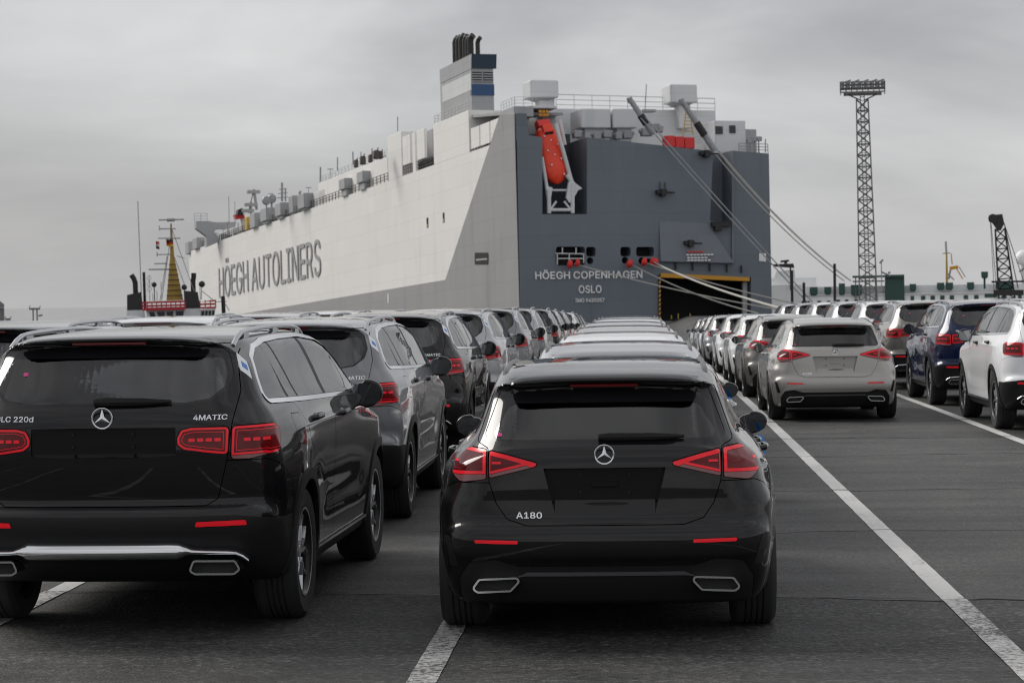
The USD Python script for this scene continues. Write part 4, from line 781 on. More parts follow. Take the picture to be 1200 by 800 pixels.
# ------------------------------------------------------------------ floodlight tower, lattice crane, far buildings
DIRON = mat('tower_iron', (.17, .17, .175), .6, .2, var=.2)
def lattice(parent, p0, p1, w0, w1, n, r, mat_, name_leg='tower_leg', name_br='brace', d_only=False):
    """a square lattice between two points"""
    p0, p1 = np.array(p0, float), np.array(p1, float); ax = p1 - p0; ax /= np.linalg.norm(ax); a = np.cross(ax, [0, 1, 0]); a /= np.linalg.norm(a); b = np.cross(ax, a)
    C = [np.array([p0 + (p1 - p0) * t + (sa * a + sb * b) * (w0 + (w1 - w0) * t) / 2 for t in np.linspace(0, 1, n + 1)]) for sa, sb in ((-1, -1), (1, -1), (1, 1), (-1, 1))]
    for c in C: obj(name_leg, rod(c[0], c[-1], r, 6), mat_, parent)
    for i in range(n):
        br = []
        for k in range(4):
            u, v = C[k], C[(k + 1) % 4]; br += [rod(u[i], v[i], r * .55, 4), rod(u[i], v[i + 1], r * .55, 4), rod(v[i], u[i + 1], r * .55, 4)]
        obj(name_br, cat(br), mat_, parent)
LM, lk = frame_at(1017.5, 366, 300)
tower = thing('floodlight_tower', 'tall dark lattice floodlight tower standing right of the ship', 'light tower', mat4=LM)
def lp(px, py, y=0.0): return np.array([(px - 1017.5) * lk + ROLL * (py - 366) * lk * .0, y, -(py - 366) * lk])
lattice(tower, lp(1018.2, 378), lp(1013.5, 117), 2.35, 1.5, 20, .10, DIRON)
obj('ladder', cat([rod(lp(1018, 378, -.0) + [.25 * s, 0, 0], lp(1013.5, 112) + [.25 * s, 0, 0], .06, 5) for s in (-1, 1)] + [rod(lp(1018 - 4.5 * t, 372 - 258 * t) - [.25, 0, 0], lp(1018 - 4.5 * t, 372 - 258 * t) + [.25, 0, 0], .04, 4) for t in np.linspace(0, 1, 60)]), DIRON, tower)
c = lp(1014, 101); hw, hd, hh = 2.85, 2.0, .62
obj('head_platform', cat([bx(c[0] - hw + .4, c[0] + hw - .4, -hd, hd, c[2] - hh - .5, c[2] - hh - .38), rod(lp(1012, 118), c + [-1.9, 0, -hh - .5], .09), rod(lp(1016, 118), c + [1.9, 0, -hh - .5], .09)]), DIRON, tower)
fr_ = []
for z in (-hh, -.1, hh * .55):
    for s in (-1, 1): fr_ += [rod(c + [-hw, s * hd, z], c + [hw, s * hd, z], .09, 5), rod(c + [s * hw, -hd, z], c + [s * hw, hd, z], .09, 5)]
for x in np.linspace(-hw, hw, 9):
    for s in (-1, 1): fr_.append(rod(c + [x, s * hd, -hh - .4], c + [x, s * hd, hh * .55], .06, 4))
obj('head_frame', cat(fr_), DIRON, tower)
for row, z in enumerate((-.30, .22)):
    for x in np.linspace(-hw + .3, hw - .3, 8): obj('floodlight', bevel_box(c[0] + x - .24, c[0] + x + .24, -hd - .35, -hd + .1, c[2] + z - .2, c[2] + z + .2, .06), DIRON, tower)
for x in (-2.0, -.9, .3, 1.4, 2.3): obj('lamp_arm', rod(c + [x - .5, 0, hh * .7], c + [x + .5, 0, hh * 1.25], .09, 5), DIRON, tower)
CM, ck = frame_at(1180, 362, 250)
crane = thing('lattice_crane', 'black lattice boom crane with a heavy head at the right edge', 'crane', mat4=CM)
def cp(px, py, y=0.0): return np.array([(px - 1180) * ck, y, -(py - 362) * ck])
lattice(crane, cp(1183, 385), cp(1173, 268), 2.0, 1.0, 10, .11, BLACKM, 'boom_chord')
obj('boom_head', cat([hull_pts([cp(x, y, d) for x, y in ((1160.5, 252), (1176, 251), (1178, 262), (1174, 270), (1170, 270), (1163, 259)) for d in (-.5, .5)]), moved(lathe([(0, -.6), (.5, -.6), (.5, .6), (0, .6)], 14), M=trimesh.transformations.rotation_matrix(math.pi / 2, [1, 0, 0]), t=cp(1165, 256))]), BLACKM, crane)
for a, b, r in (((1178, 262), (1193, 338), .05), ((1176, 256), (1206, 350), .04), ((1163, 262), (1169, 350), .035), ((1162, 258), (1166, 350), .03)): obj('cable', rod(cp(*a), cp(*b), r, 4), BLACKM, crane)
obj('boom_foot', bevel_box(*(lambda q: (q[0] - 1.6, q[0] + 1.6, -2, 2, q[2] - 2, q[2] + .8))(cp(1183, 362)), .1), BLACKM, crane)
obj('operator_platform', cat([bx(*(lambda q: (q[0] - 1.7, q[0] + 1.7, -1.2, 1.2, q[2] - .1, q[2] + .1))(cp(1181, 330))), bx(*(lambda q: (q[0] - 1.6, q[0] + 1.6, -1.2, 1.2, q[2] - .3, q[2] + .3))(cp(1182, 343)))]), BLACKM, crane)
BM, bk = frame_at(1050, 360, 400)
GREEN, TWALL, TGREY = mat('terminal_green', (.018, .055, .046), .5, var=.15), weathered('terminal_white', (.85, .855, .855), .06), weathered('terminal_grey', (.66, .665, .67), .06)
term = thing('terminal_building', 'long low white terminal building with green windows and roof hoppers', 'building', mat4=BM)
def bp(px, py, y=0.0): return np.array([(px - 1050) * bk, y, -(py - 360) * bk - (px - 1050) * bk * .0])
def bbox(x0, x1, yt, yb, m, name, parent=None, y0=0.0, y1=12.0, sl=.0135):
    a, b = bp(x0, yb + sl * (x0 - 1050), 0), bp(x1, yt + sl * (x0 - 1050), 0); return obj(name, bevel_box(a[0], b[0], y0, y1, a[2], b[2], .03), m, parent or term)
wl = bbox(903, 1215, 347, 371.5, TWALL, 'wall'); bbox(903, 1215, 336.5, 346.8, TGREY, 'upper_wall', None, 2, 12); bbox(903, 957, 325, 336.4, TWALL, 'roof_house', None, 3, 12)
for x0, x1, y0, y1 in ((905, 914, 337, 346), (950, 959, 335, 345), (967, 975, 335, 344), (984, 991, 331, 345), (998, 1011, 333, 346), (1066, 1073.5, 333, 342), (1097.5, 1106, 332, 341), (1107.5, 1116, 332, 341), (1132, 1140, 332, 341), (1148.5, 1156, 320, 328), (1165, 1184, 333, 342)):
    a, b = bp(x0, y1), bp(x1, y0); w_ = (b[0] - a[0])
    obj('hopper', hull_pts([(x, y, z) for z in (b[2], a[2] + .35) for x in (a[0], b[0]) for y in (-.6, 1.5)] + [(x, y, a[2]) for x in (a[0] + w_ * .2, b[0] - w_ * .2) for y in (-.5, 1.4)]), GREEN, term)
obj('hopper_post', rod(bp(1152, 340), bp(1152, 327), .2), GREEN, term); bbox(1037.5, 1060, 322, 360, GREEN, 'green_tower', None, -.5, 6); bbox(1000, 1060, 323, 325.5, GREEN, 'gantry_beam', None, -1, 1); bbox(1000, 1037, 329, 330.5, GREEN, 'gantry_beam', None, -1, 1)
for x in (1003, 1014, 1026): tb = bbox(x, x + 1.2, 324, 350, DIRON, 'gantry_post', None, -.6, .2)
for x0, x1, y0, y1 in ((907, 911, 352, 366), (922, 926, 351, 366), (938, 950, 351, 365), (959, 963, 351, 362), (970, 974, 351, 358), (981, 985, 350, 357), (991, 995, 350, 357), (1002, 1006, 350, 357), (1067, 1071, 347, 354), (1079, 1084, 347, 354), (1090, 1095, 347, 354), (1101, 1106, 347, 354), (1112, 1117, 347, 354), (1128, 1133, 347, 354), (1140, 1145, 347, 354), (1152, 1166, 346, 350), (1172, 1177, 347, 354), (1190, 1195, 347, 354)):
    k = bbox(x0, x1, y0, y1, GREEN, 'window', wl, -.12, .3, 0); bbox(x0 + .7, x1 - .7, y0 + 1, y1 - 1, GLASSD, 'window_glass', None, -.17, -.11, 0) if False else None
bbox(903, 1215, 345.8, 347.2, TGREY, 'cornice', None, -.3, 2.2)
sv = thing('service_vessel', 'white wheelhouse with a black top beside the ship\'s stern', 'boat', mat4=frame_at(918, 335, 385)[0]); sk_ = 385 / FPX
def vp(px, py, y=0.0): return np.array([(px - 918) * sk_, y, -(py - 335) * sk_])
obj('wheelhouse', hull_pts([vp(x, y, d) for x, y in ((910, 318), (931, 316), (933, 334), (903, 336)) for d in (0, 4)]), TWALL, sv); obj('black_top', hull_pts([vp(x, y, d) for x, y in ((904, 309.5), (930, 309), (931, 314), (908, 312)) for d in (-.5, 4)]), BLACKM, sv)
obj('radar_mast', cat([rod(vp(921, 309), vp(921, 305), .3), rod(vp(915, 306.5), vp(925, 305.5), .2)]), BLACKM, sv); obj('side_post', rod(vp(926.5, 313, -1), vp(926.5, 340, -1), .14), BLACKM, sv); obj('hull', hull_pts([vp(x, y, d) for x, y in ((896, 334), (940, 334), (938, 372), (900, 372)) for d in (-.6, 7)]), TGREY, sv)
ym = thing('yellow_mast', 'yellow vessel mast with orange derrick rising behind the terminal roof', 'mast', mat4=frame_at(1110, 335, 430)[0]); yk = 430 / FPX
def yp(px, py, y=0.0): return np.array([(px - 1110) * yk, y, -(py - 335) * yk])
obj('mast_column', hull_pts([yp(x, y, d) for x, y in ((1107.8, 372), (1111.8, 372), (1110.6, 296), (1108.8, 296)) for d in (-.3, .3)]), TYEL, ym)
for a, b, r, m_ in (((1109.5, 298), (1109, 283), .22, STEEL), ((1105, 297), (1114, 296.5), .1, TYEL), ((1113, 314.5), (1123, 313), .35, ORANGE), ((1114, 316), (1112, 327), .2, STEEL), ((1121, 315), (1128, 327), .12, ORANGE), ((1124, 313), (1131, 325), .1, STEEL), ((1110, 320), (1118, 328), .15, STEEL), ((1115, 297), (1116, 310), .1, TYEL)): obj('derrick_bar', rod(yp(*a), yp(*b), r, 6), m_, ym)
da = thing('radar_aerial', 'small radar aerial on a post above the green terminal roof', 'aerial', mat4=frame_at(1033, 320, 395)[0]); dk_ = 395 / FPX
obj('aerial_post', rod((0, 0, -3), (0, 0, 2.0), .1), STEEL, da); obj('aerial_bar', cat([rod((-.3, 0, 1.7), (.3, 0, 2.3), .18), rod((0, 0, .2), (1.5, 0, -.5), .15), rod((1.1, 0, .0), (1.5, 0, .1), .2)]), DIRON, da)
dm = thing('satellite_dome', 'white satellite dome cut by the right edge of the picture', 'dome', mat4=frame_at(1199, 302, 330)[0])
obj('dome', ellipsoid((0, 0, 0), (1.1, 1.1, 1.1), 3), TWALL, dm, True); obj('dome_post', rod((0, 0, -9), (0, 0, -.9), .3), TGREY, dm); obj('dome_bracket', rod((-.6, -.3, -2.0), (.6, -.3, -1.2), .12), DIRON, dm)
# slim poles on the far quay at the left edge
for px, py, yb, r, d, lab in ((41, 362, 385, 1.0, 300, 'small far floodlight mast above the parked cars at left'), (9.5, 374, 385, .6, 330, 'tiny far lamp mast near the left edge')):
    t_ = thing('far_light_mast', lab, 'light mast', mat4=frame_at(px, py, d)[0]); k_ = d / FPX
    obj('mast_post', cat([rod((-.25 * r, 0, -6), (-.25 * r, 0, 0), .10), rod((.25 * r, 0, -6), (.25 * r, 0, 0), .10)]), DIRON, t_); obj('mast_head', cat([bevel_box(-.75 * r, .65 * r, -.4, .4, -.1, .15, .02), rod((.4 * r, 0, -.9), (.95 * r, 0, -.8), .12), rod((-.75 * r, 0, .1), (-.6 * r, 0, .45), .06), rod((.55 * r, 0, .1), (.7 * r, 0, .4), .06)]), DIRON, t_)
gs = thing('dark_gantry', 'dark gantry leg cut by the left edge above the cars', 'gantry', mat4=frame_at(2, 365, 260)[0]); obj('gantry_leg', cat([bevel_box(-.6, .28, -1, 1, -8, .9, .05), hull_pts([(-.6, y, z) for y in (-.5, .5) for z in (.9, 1.5)] + [(.2, y, .9) for y in (-.5, .5)])]), DIRON, gs); obj('gantry_rail', rod((-.6, -1.1, .4), (.3, -1.1, .4), .08), STEEL, gs)
# ------------------------------------------------------------------ the two kinds of car in the yard
ZA = [.15, .25, .40, .55, .70, .80, .88, .94, 1.00, 1.06, 1.20, 1.36, 1.48]
HATCH = dict(
    L=4.419, H=1.44, axle=(0.82, 3.55), R=0.33, rim=0.222, tw=0.225, track=0.775, arch=0.372, kind='five',
    side=[(.16, .185), (.10, .25), (.05, .33), (.02, .42), (-.005, .46), (-.005, .57), (.02, .615), (.045, .63), (.05, .70), (.055, .85), (.06, .93), (.085, 1.005), (.125, 1.03), (.30, 1.215), (.375, 1.302), (.34, 1.312), (.275, 1.326), (.265, 1.335), (.268, 1.352), (.34, 1.374), (.55, 1.398), (1.0, 1.421), (1.6, 1.430),
          (2.05, 1.412), (2.35, 1.365), (2.7, 1.23), (3.1, 1.04), (3.28, .975), (3.7, .92), (4.1, .83), (4.30, .735), (4.40, .62), (4.425, .5), (4.41, .35), (4.33, .22), (4.15, .175), (3.0, .165), (1.5, .165), (.5, .17)],
    ys=[0, .15, .4, .82, 1.3, 2.0, 2.6, 3.1, 3.55, 4.0, 4.25, 4.42], zs=ZA,
    W=[[.70, .76, .82, .835, .82, .77, .745, .725, .665, .625, .585, .545, .52],
       [.72, .79, .835, .845, .835, .79, .765, .745, .685, .645, .595, .552, .52],
       [.76, .82, .85, .868, .868, .84, .82, .79, .725, .675, .617, .562, .53],
       [.80, .86, .885, .896, .896, .888, .868, .83, .76, .705, .645, .58, .54],
       [.78, .85, .865, .875, .885, .882, .87, .845, .79, .735, .67, .60, .55],
       [.78, .86, .87, .875, .880, .884, .87, .85, .805, .76, .69, .615, .56],
       [.78, .86, .872, .877, .882, .884, .87, .848, .80, .755, .685, .605, .55],
       [.78, .86, .875, .885, .885, .882, .865, .83, .79, .74, .66, .58, .53],
       [.78, .86, .885, .894, .89, .88, .855, .81, .77, .72, .64, .56, .50],
       [.76, .83, .86, .865, .86, .84, .80, .76, .72, .68, .6, .5, .45],
       [.70, .77, .80, .80, .79, .77, .73, .70, .66, .62, .55, .48, .42],
       [.60, .68, .72, .72, .70, .68, .65, .62, .58, .55, .5, .45, .4]],
    window=[(-.585, 1.035), (.585, 1.035), (.628, 1.06), (.548, 1.285), (.52, 1.297), (-.52, 1.297), (-.548, 1.285), (-.628, 1.06)],
    clear=[(-.56, 1.042), (.56, 1.042), (.585, 1.06), (.50, 1.20), (.46, 1.222), (-.46, 1.222), (-.50, 1.20), (-.585, 1.06)],
    window_y=(-.1, .60), screen=[(-.69, 1.0), (.69, 1.0), (.585, 1.34), (.54, 1.362), (-.54, 1.362), (-.585, 1.34)], screen_y=(2.2, 3.45),
    dlo=[(.80, 1.045), (1.1, 1.02), (2.0, .99), (2.97, .965), (2.88, 1.02), (2.36, 1.285), (2.08, 1.335), (1.6, 1.352), (1.2, 1.335), (.98, 1.275), (.84, 1.14)], panes=[(.7, 1.0), (1.02, 1.88), (1.96, 3.1)],
    tailgate=[(-.40, .612), (.40, .612), (.50, .642), (.555, .72), (.592, .83), (.600, 1.0), (.665, 1.03), (.575, 1.303), (-.575, 1.303), (-.665, 1.03), (-.600, 1.0), (-.592, .83), (-.555, .72), (-.50, .642)], tailgate_y=(-.1, .55),
    lamp_in=[(.322, .924), (.36, .906), (.594, .850), (.594, .992), (.50, .972)], lamp_out=[(.606, .846), (.72, .830), (.92, .836), (.92, 1.004), (.74, 1.008), (.606, .994)], lamp_y=(-.1, .45), lamp_side=[(-.3, .7), (.16, .822), (.28, .875), (.36, .95), (.34, .995), (.26, 1.02), (-.3, 1.03)],
    low_in=[(.37, .900), (.594, .846), (.594, .868), (.40, .914)], low_out=[(.606, .840), (.92, .82), (.92, .862), (.606, .870)],
    bumper=[(-.3, .0), (.46, .0), (.46, .72), (.30, .80), (.20, .828), (-.3, .828)],
    lower=[(-.74, .0), (-.755, .34), (-.70, .425), (-.56, .44), (-.45, .405), (.45, .405), (.56, .44), (.70, .425), (.755, .34), (.74, .0)],
    reflector=[(.445, .520), (.665, .523), (.672, .541), (.445, .538)],
    tip=[(.425, .338), (.485, .274), (.655, .268), (.688, .290), (.650, .343), (.44, .350)], tip_y=.055,
    recess=([(.325, .905), (.255, .645)], [(.295, .893), (.255, .735)], .100), star=(0, .968, .052), mirror=(.885, 2.93, .965, .19, .13), rails=(.535, .62, 2.15),
    front_door=[(1.95, .27), (2.95, .27), (3.02, .6), (3.03, .96), (2.36, 1.40), (1.95, 1.40)], rear_door=[(1.22, .27), (1.93, .27), (1.93, 1.40), (1.0, 1.40), (.93, 1.05), (.98, .82), (1.18, .62)],
    handles=[(2.12, .90), (1.22, .92)], flap=None, sill=.235, wiper=[(-.03, .055, .022), (.26, .06, .020), (.41, .062, .008)], brake=(.175, 1.306, .352), seat_z=.42, dash=(2.85, .95), rear_k=.16, bow=(.115, 3.0), steering=(2.45, .93))
ZS = [.20, .35, .55, .75, .95, 1.05, 1.12, 1.18, 1.25, 1.40, 1.55, 1.70]
ESTATE = dict(
    L=4.669, H=1.64, axle=(.956, 3.829), R=0.368, rim=0.245, tw=0.235, track=0.80, arch=0.412, kind='twin',
    side=[(.40, .26), (.28, .30), (.17, .36), (.09, .43), (.03, .52), (.0, .58), (-.005, .66), (.03, .695), (.07, .715), (.06, .80), (.055, .95), (.06, 1.10), (.07, 1.17), (.098, 1.225), (.14, 1.28), (.275, 1.485), (.322, 1.552), (.295, 1.558), (.232, 1.567), (.220, 1.575), (.226, 1.588), (.31, 1.602), (.6, 1.617), (1.2, 1.630), (2.0, 1.637),
          (2.55, 1.615), (2.85, 1.555), (3.2, 1.38), (3.55, 1.165), (3.68, 1.125), (4.1, 1.07), (4.42, .985), (4.58, .89), (4.655, .75), (4.672, .55), (4.62, .36), (4.45, .25), (4.0, .23), (2.5, .225), (1.2, .23)],
    ys=[0, .4, .956, 1.6, 2.6, 3.2, 3.83, 4.3, 4.67], zs=ZS,
    W=[[.76, .82, .86, .865, .85, .82, .80, .77, .73, .67, .60, .55],
       [.82, .89, .915, .92, .905, .88, .86, .825, .775, .71, .635, .58],
       [.85, .92, .94, .948, .945, .935, .915, .885, .835, .765, .69, .62],
       [.84, .905, .92, .93, .938, .935, .92, .90, .86, .79, .715, .64],
       [.84, .905, .92, .93, .938, .936, .92, .90, .865, .80, .725, .65],
       [.84, .905, .925, .935, .938, .93, .91, .885, .85, .78, .70, .62],
       [.84, .91, .94, .946, .94, .92, .89, .86, .82, .74, .66, .58],
       [.80, .87, .89, .89, .87, .84, .80, .77, .73, .66, .6, .52],
       [.66, .73, .76, .76, .74, .70, .66, .64, .6, .55, .5, .45]],
    window=[(-.42, 1.235), (.42, 1.235), (.56, 1.255), (.635, 1.315), (.652, 1.39), (.618, 1.50), (.575, 1.537), (-.575, 1.537), (-.618, 1.50), (-.652, 1.39), (-.635, 1.315), (-.56, 1.255)],
    clear=[(-.42, 1.245), (.42, 1.245), (.55, 1.265), (.615, 1.325), (.625, 1.39), (.598, 1.465), (.572, 1.482), (-.572, 1.482), (-.598, 1.465), (-.625, 1.39), (-.615, 1.325), (-.55, 1.265)],
    window_y=(-.1, .62), screen=[(-.74, 1.17), (.74, 1.17), (.66, 1.50), (.60, 1.535), (-.60, 1.535), (-.66, 1.50)], screen_y=(2.6, 3.85),
    dlo=[(.50, 1.245), (1.2, 1.228), (2.2, 1.208), (3.32, 1.180), (3.27, 1.215), (2.86, 1.455), (2.55, 1.530), (2.0, 1.562), (1.4, 1.560), (1.0, 1.548), (.74, 1.520), (.60, 1.465), (.535, 1.37)], panes=[(.4, .90), (.93, 1.12), (1.15, 1.90), (1.99, 3.5)],
    tailgate=[(-.54, .705), (.54, .705), (.60, .74), (.650, .95), (.672, 1.12), (.692, 1.30), (.640, 1.552), (-.640, 1.552), (-.692, 1.30), (-.672, 1.12), (-.650, .95), (-.60, .74)], tailgate_y=(-.1, .55),
    lamp_in=[(.392, 1.06), (.415, 1.105), (.47, 1.118), (.662, 1.118), (.655, .968), (.55, .98), (.43, .998), (.395, 1.025)], lamp_out=[(.674, 1.120), (1.0, 1.128), (1.0, .99), (.84, .962), (.76, .944), (.667, .944)], lamp_y=(-.1, .55), lamp_side=[(-.3, .9), (.27, .94), (.36, .985), (.44, 1.06), (.445, 1.10), (.38, 1.125), (-.3, 1.14)],
    low_in=None, low_out=[(.667, .940), (.84, .952), (.84, .970), (.667, .963)],
    bumper=[(-.3, .0), (.52, .0), (.52, .80), (.36, .90), (.25, .94), (-.3, .94)],
    lower=[(-1.1, .0), (-1.1, .60), (-.70, .655), (.70, .655), (1.1, .60), (1.1, .0)],
    reflector=[(.49, .598), (.755, .600), (.745, .628), (.50, .624)],
    tip=[(.455, .365), (.49, .347), (.70, .347), (.735, .375), (.705, .425), (.48, .425)], tip_y=.045,
    recess=([(.405, 1.125), (.40, .945)], [(.385, 1.115), (.385, .98)], .085), star=(0, 1.170, .058), mirror=(.975, 3.02, 1.165, .22, .17), rails=(.615, .50, 2.80),
    front_door=[(2.0, .34), (3.28, .34), (3.34, .70), (3.36, 1.18), (2.86, 1.60), (2.0, 1.60)], rear_door=[(1.40, .34), (1.98, .34), (1.98, 1.60), (1.0, 1.60), (.93, 1.22), (1.06, 1.02), (1.33, .72)],
    handles=[(2.20, 1.085), (1.25, 1.105)], flap=[(.72, .985), (.92, .985), (.93, 1.15), (.73, 1.155)], sill=.36, wiper=[(-.05, .05, .026), (.20, .055, .022), (.36, .05, .009)], brake=(.20, 1.5545, .300), seat_z=.58, dash=(3.1, 1.13), rear_k=.17, bow=(.16, 2.8), steering=(2.62, 1.12))

def build_car(P, estate):
    car = Car(); ar_r, ar_f = P['axle']; R = P['R']
    def ridges(Y, Z):
        w = np.zeros_like(Y)
        if not estate:                      # lip round the arches, a low crease along the doors
            for a in P['axle']:
                q = np.hypot(Y - a, Z - R); w += 0.010 * np.exp(-((q - P['arch'] - .018) / .02) ** 2) * (Z > .2)
            w += -0.012 * np.exp(-((Z - .40) / .05) ** 2) * sstep(Y, 1.2, 1.5) * (1 - sstep(Y, 2.9, 3.2))
        else:
            w += -0.014 * np.exp(-((Z - .62) / .09) ** 2) * sstep(Y, 1.4, 1.8) * (1 - sstep(Y, 3.0, 3.3))
            w += 0.006 * np.exp(-((Z - (1.06 + .01 * Y)) / .02) ** 2) * sstep(Y, .6, 1.0) * (1 - sstep(Y, 3.3, 3.9))
        return w
    ba, bp = P['bow']
    sh = Shell(P['side'], P['ys'], P['zs'], P['W'], P['L'], P['H'], lambda x, z: ba * (x / .85) ** bp, lambda x, z: .30 * (x / .85) ** 2.6,
               lambda x, y: .030 * (x / .58) ** 3.2, lambda y, z: (.075 + (P['rear_k'] - .075) * (1 - sstep(y, .25, .8)) * sstep(z, .2, .5) + .12 * sstep(y, P['L'] - .9, P['L'] - .2)), ridges)
    L, H = P['L'], P['H']
    gx = grid_axis([(.0, .035), (.5, .022), (1.06, 1)]); gx = np.concatenate([-gx[:0:-1], gx])
    zt = 1.30 if not estate else 1.53
    gy = grid_axis([(-.08, .014), (.22, .009), (.42, .02), (.6, .026), (1.4, .045), (L - 1.4, .035), (L + .08, 1)])
    gz = grid_axis([(.08, .026), (.5 if not estate else .6, .019), (zt, .009), (zt + .09, .02), (H + .08, 1)])
    M = sh.solid(gx, gy, gz)
    off = lambda lv: M.warp_batch(lambda p: p + lv * sh.grad(np.asarray(p)))
    m2, m8, m14 = off(-.0025), off(-.0085), off(-.016)
    cabin = off(-.055) ^ mbox(-2, 2, .36, L - 1.55, P['seat_z'] - .12, H)
    # openings
    win, clr, scr, dlo = rpoly(P['window'], .03), rpoly(P['clear'], .03), rpoly(P['screen'], .03), rpoly(P['dlo'], .035 if estate else .02)
    wy, sy = P['window_y'], P['screen_y']
    dlo_l, dlo_r = mprism(dlo, 'x', -2, -.3), mprism(dlo, 'x', .3, 2)
    holes = Manifold.batch_boolean([mprism(win, 'y', *wy), mprism(scr, 'y', *sy), dlo_l, dlo_r], m3.OpType.Add)
    body = M - cabin - holes
    for a in P['axle']:
        c = Manifold.cylinder(.7, P['arch'], P['arch'], 72).transform([[0, 0, 1, .52], [1, 0, 0, a], [0, 1, 0, R]])
        body = body - c - c.mirror((1, 0, 0))
    glass = m2 - m8
    inv = mprism(sbox(-3, -1, 3, 3).difference(win), 'y', *wy)
    add = lambda name, m, look, parent=None, label=None: car.add(name, sh.finish(m), look, parent, label)
    def take(g, axis, a, b, gap=.0022):
        """cuts a panel out of the body with a shut line round it"""
        nonlocal body
        p = body ^ mprism(g.buffer(-gap), axis, a, b); body = body - mprism(g.buffer(gap), axis, a, b); return p
    # lamps
    lamps = []
    for nm, hard in (('lamp_out', .012), ('lamp_in', .012)):
        for s in (1, -1):
            g = rpoly(P[nm], hard if not estate else .022); g = g if s > 0 else mirror_x(g)
            lamps.append((nm, s, g, (M ^ mprism(g.buffer(-.001), 'y', *P['lamp_y']) ^ mprism(rpoly(P['lamp_side'], .02).buffer(-.0025), 'x', -2, 2)) - off(-.045)))
            body = body - ((mprism(g.buffer(.003), 'y', *P['lamp_y']) ^ mprism(rpoly(P['lamp_side'], .02), 'x', -2, 2)) - m14)
    gate = rpoly(P['tailgate'], .02)
    # plate recess
    ro, ri, dep = P['recess']
    rc = man(hull_pts([(sx * x, -.05, z) for sx in (-1, 1) for x, z in ro] + [(sx * x, .035, z) for sx in (-1, 1) for x, z in ro] + [(sx * x, dep, z) for sx in (-1, 1) for x, z in ri]))
    gate_m = take(gate, 'y', *P['tailgate_y']) - rc
    bump_g = Polygon(P['bumper'])
    bumper = take(bump_g, 'x', -2, 2)
    low = mprism(rpoly(P['lower'], .03), 'y', -.2, .6)
    refl = []
    for s in (1, -1):
        g = rpoly(P['reflector'], .006); g = g if s > 0 else mirror_x(g)
        refl.append((off(.003) - m14) ^ mprism(g, 'y', -.2, .5)); bumper = bumper - (mprism(g.buffer(.0015), 'y', -.2, .5) - m14)
    lower = (bumper ^ low)
    if estate: bumper = bumper - low
    else:
        lower = bumper ^ mprism(rpoly(P['lower'], .03).buffer(-.002), 'y', -.2, .6); bumper = bumper - low
    tips = []
    for s in (1, -1):
        g = rpoly(P['tip'], .02); g = g if s > 0 else mirror_x(g)
        y0 = P['tip_y']; lower = lower - mprism(g.buffer(-.004), 'y', -.2, y0 + .16); bumper = bumper - mprism(g.buffer(-.004), 'y', -.2, y0 + .16)
        tips.append((mprism(g, 'y', y0 - .022, y0 + .12) - mprism(g.buffer(-.010), 'y', y0 - .2, y0 + .11), mprism(g.buffer(-.006), 'y', y0 + .03, y0 + .05)))
    spoiler = take(sbox(-.2, P['tailgate'][7][1] + .004 if not estate else 1.5535, .46, 2), 'x', -2, 2, .0012)
    doors = []
    for nm in ('front_door', 'rear_door'):
        g = rpoly(P[nm], .03)
        for a, b in ((.3, 2), (-2, -.3)): doors.append((nm, a > 0, take(g, 'x', a, b)))
    flap = take(rpoly(P['flap'], .03), 'x', .4, 2, .0018) - m14 if P['flap'] else None
    under = body ^ mbox(-2, 2, -1, 6, 0, P['sill']); body = body - mbox(-2, 2, -1, 6, 0, P['sill'])
    # write
    add('body', body, 'paint'); add('underbody', under, 'plastic')
    tg = add('tailgate', gate_m, 'paint'); add('rear_bumper', bumper, 'paint'); lo = add('bumper_insert', lower, 'plastic'); add('roof_spoiler', spoiler, 'paint')
    for nm, right, d in doors:
        d_low = d - mbox(-2, 2, -1, 6, 0, P['sill']); k = add(nm, d_low, 'paint')
        hy, hz = P['handles'][0 if nm == 'front_door' else 1]
        sgn = 1 if right else -1; xs = sh.W(np.array([hy, hy + .2]), np.array([hz, hz]))
        hm = tube([(xs[0] - .012, hy - .005, hz - .004), (xs[0] + .022, hy + .02, hz), (xs[0] + .034, hy + .09, hz + .004), (xs[1] + .026, hy + .185, hz + .004), (xs[1] - .012, hy + .215, hz)], [.014, .017, .015, .016, .014], 8)
        hm.vertices = hm.vertices * [1, 1, 1.15]; hm.vertices[:, 2] -= hz * .15
        hm = cat([hm, ellipsoid((xs[0] - .008, hy + .10, hz - .005), (.018, .075, .03))])
        if not right: hm.vertices = hm.vertices * [-1, 1, 1]; hm.faces = hm.faces[:, ::-1]
        car.add('handle', arr(hm), 'trim' if estate else 'paint', k)
        sl = d ^ mbox(-2, 2, -1, 6, 0, P['sill'] - .003)
        if sl.num_tri(): car.add('sill_strip', sh.finish(sl), 'plastic', k)
    if flap: add('fuel_flap', flap, 'paint')
    # glass
    rw = add('rear_window', glass ^ mprism(clr, 'y', *wy), 'tint'); add('window_border', glass ^ mprism(win.difference(clr.buffer(.0005)), 'y', *wy), 'gloss_black', rw)
    add('windscreen', glass ^ mprism(scr, 'y', *sy), 'clear')
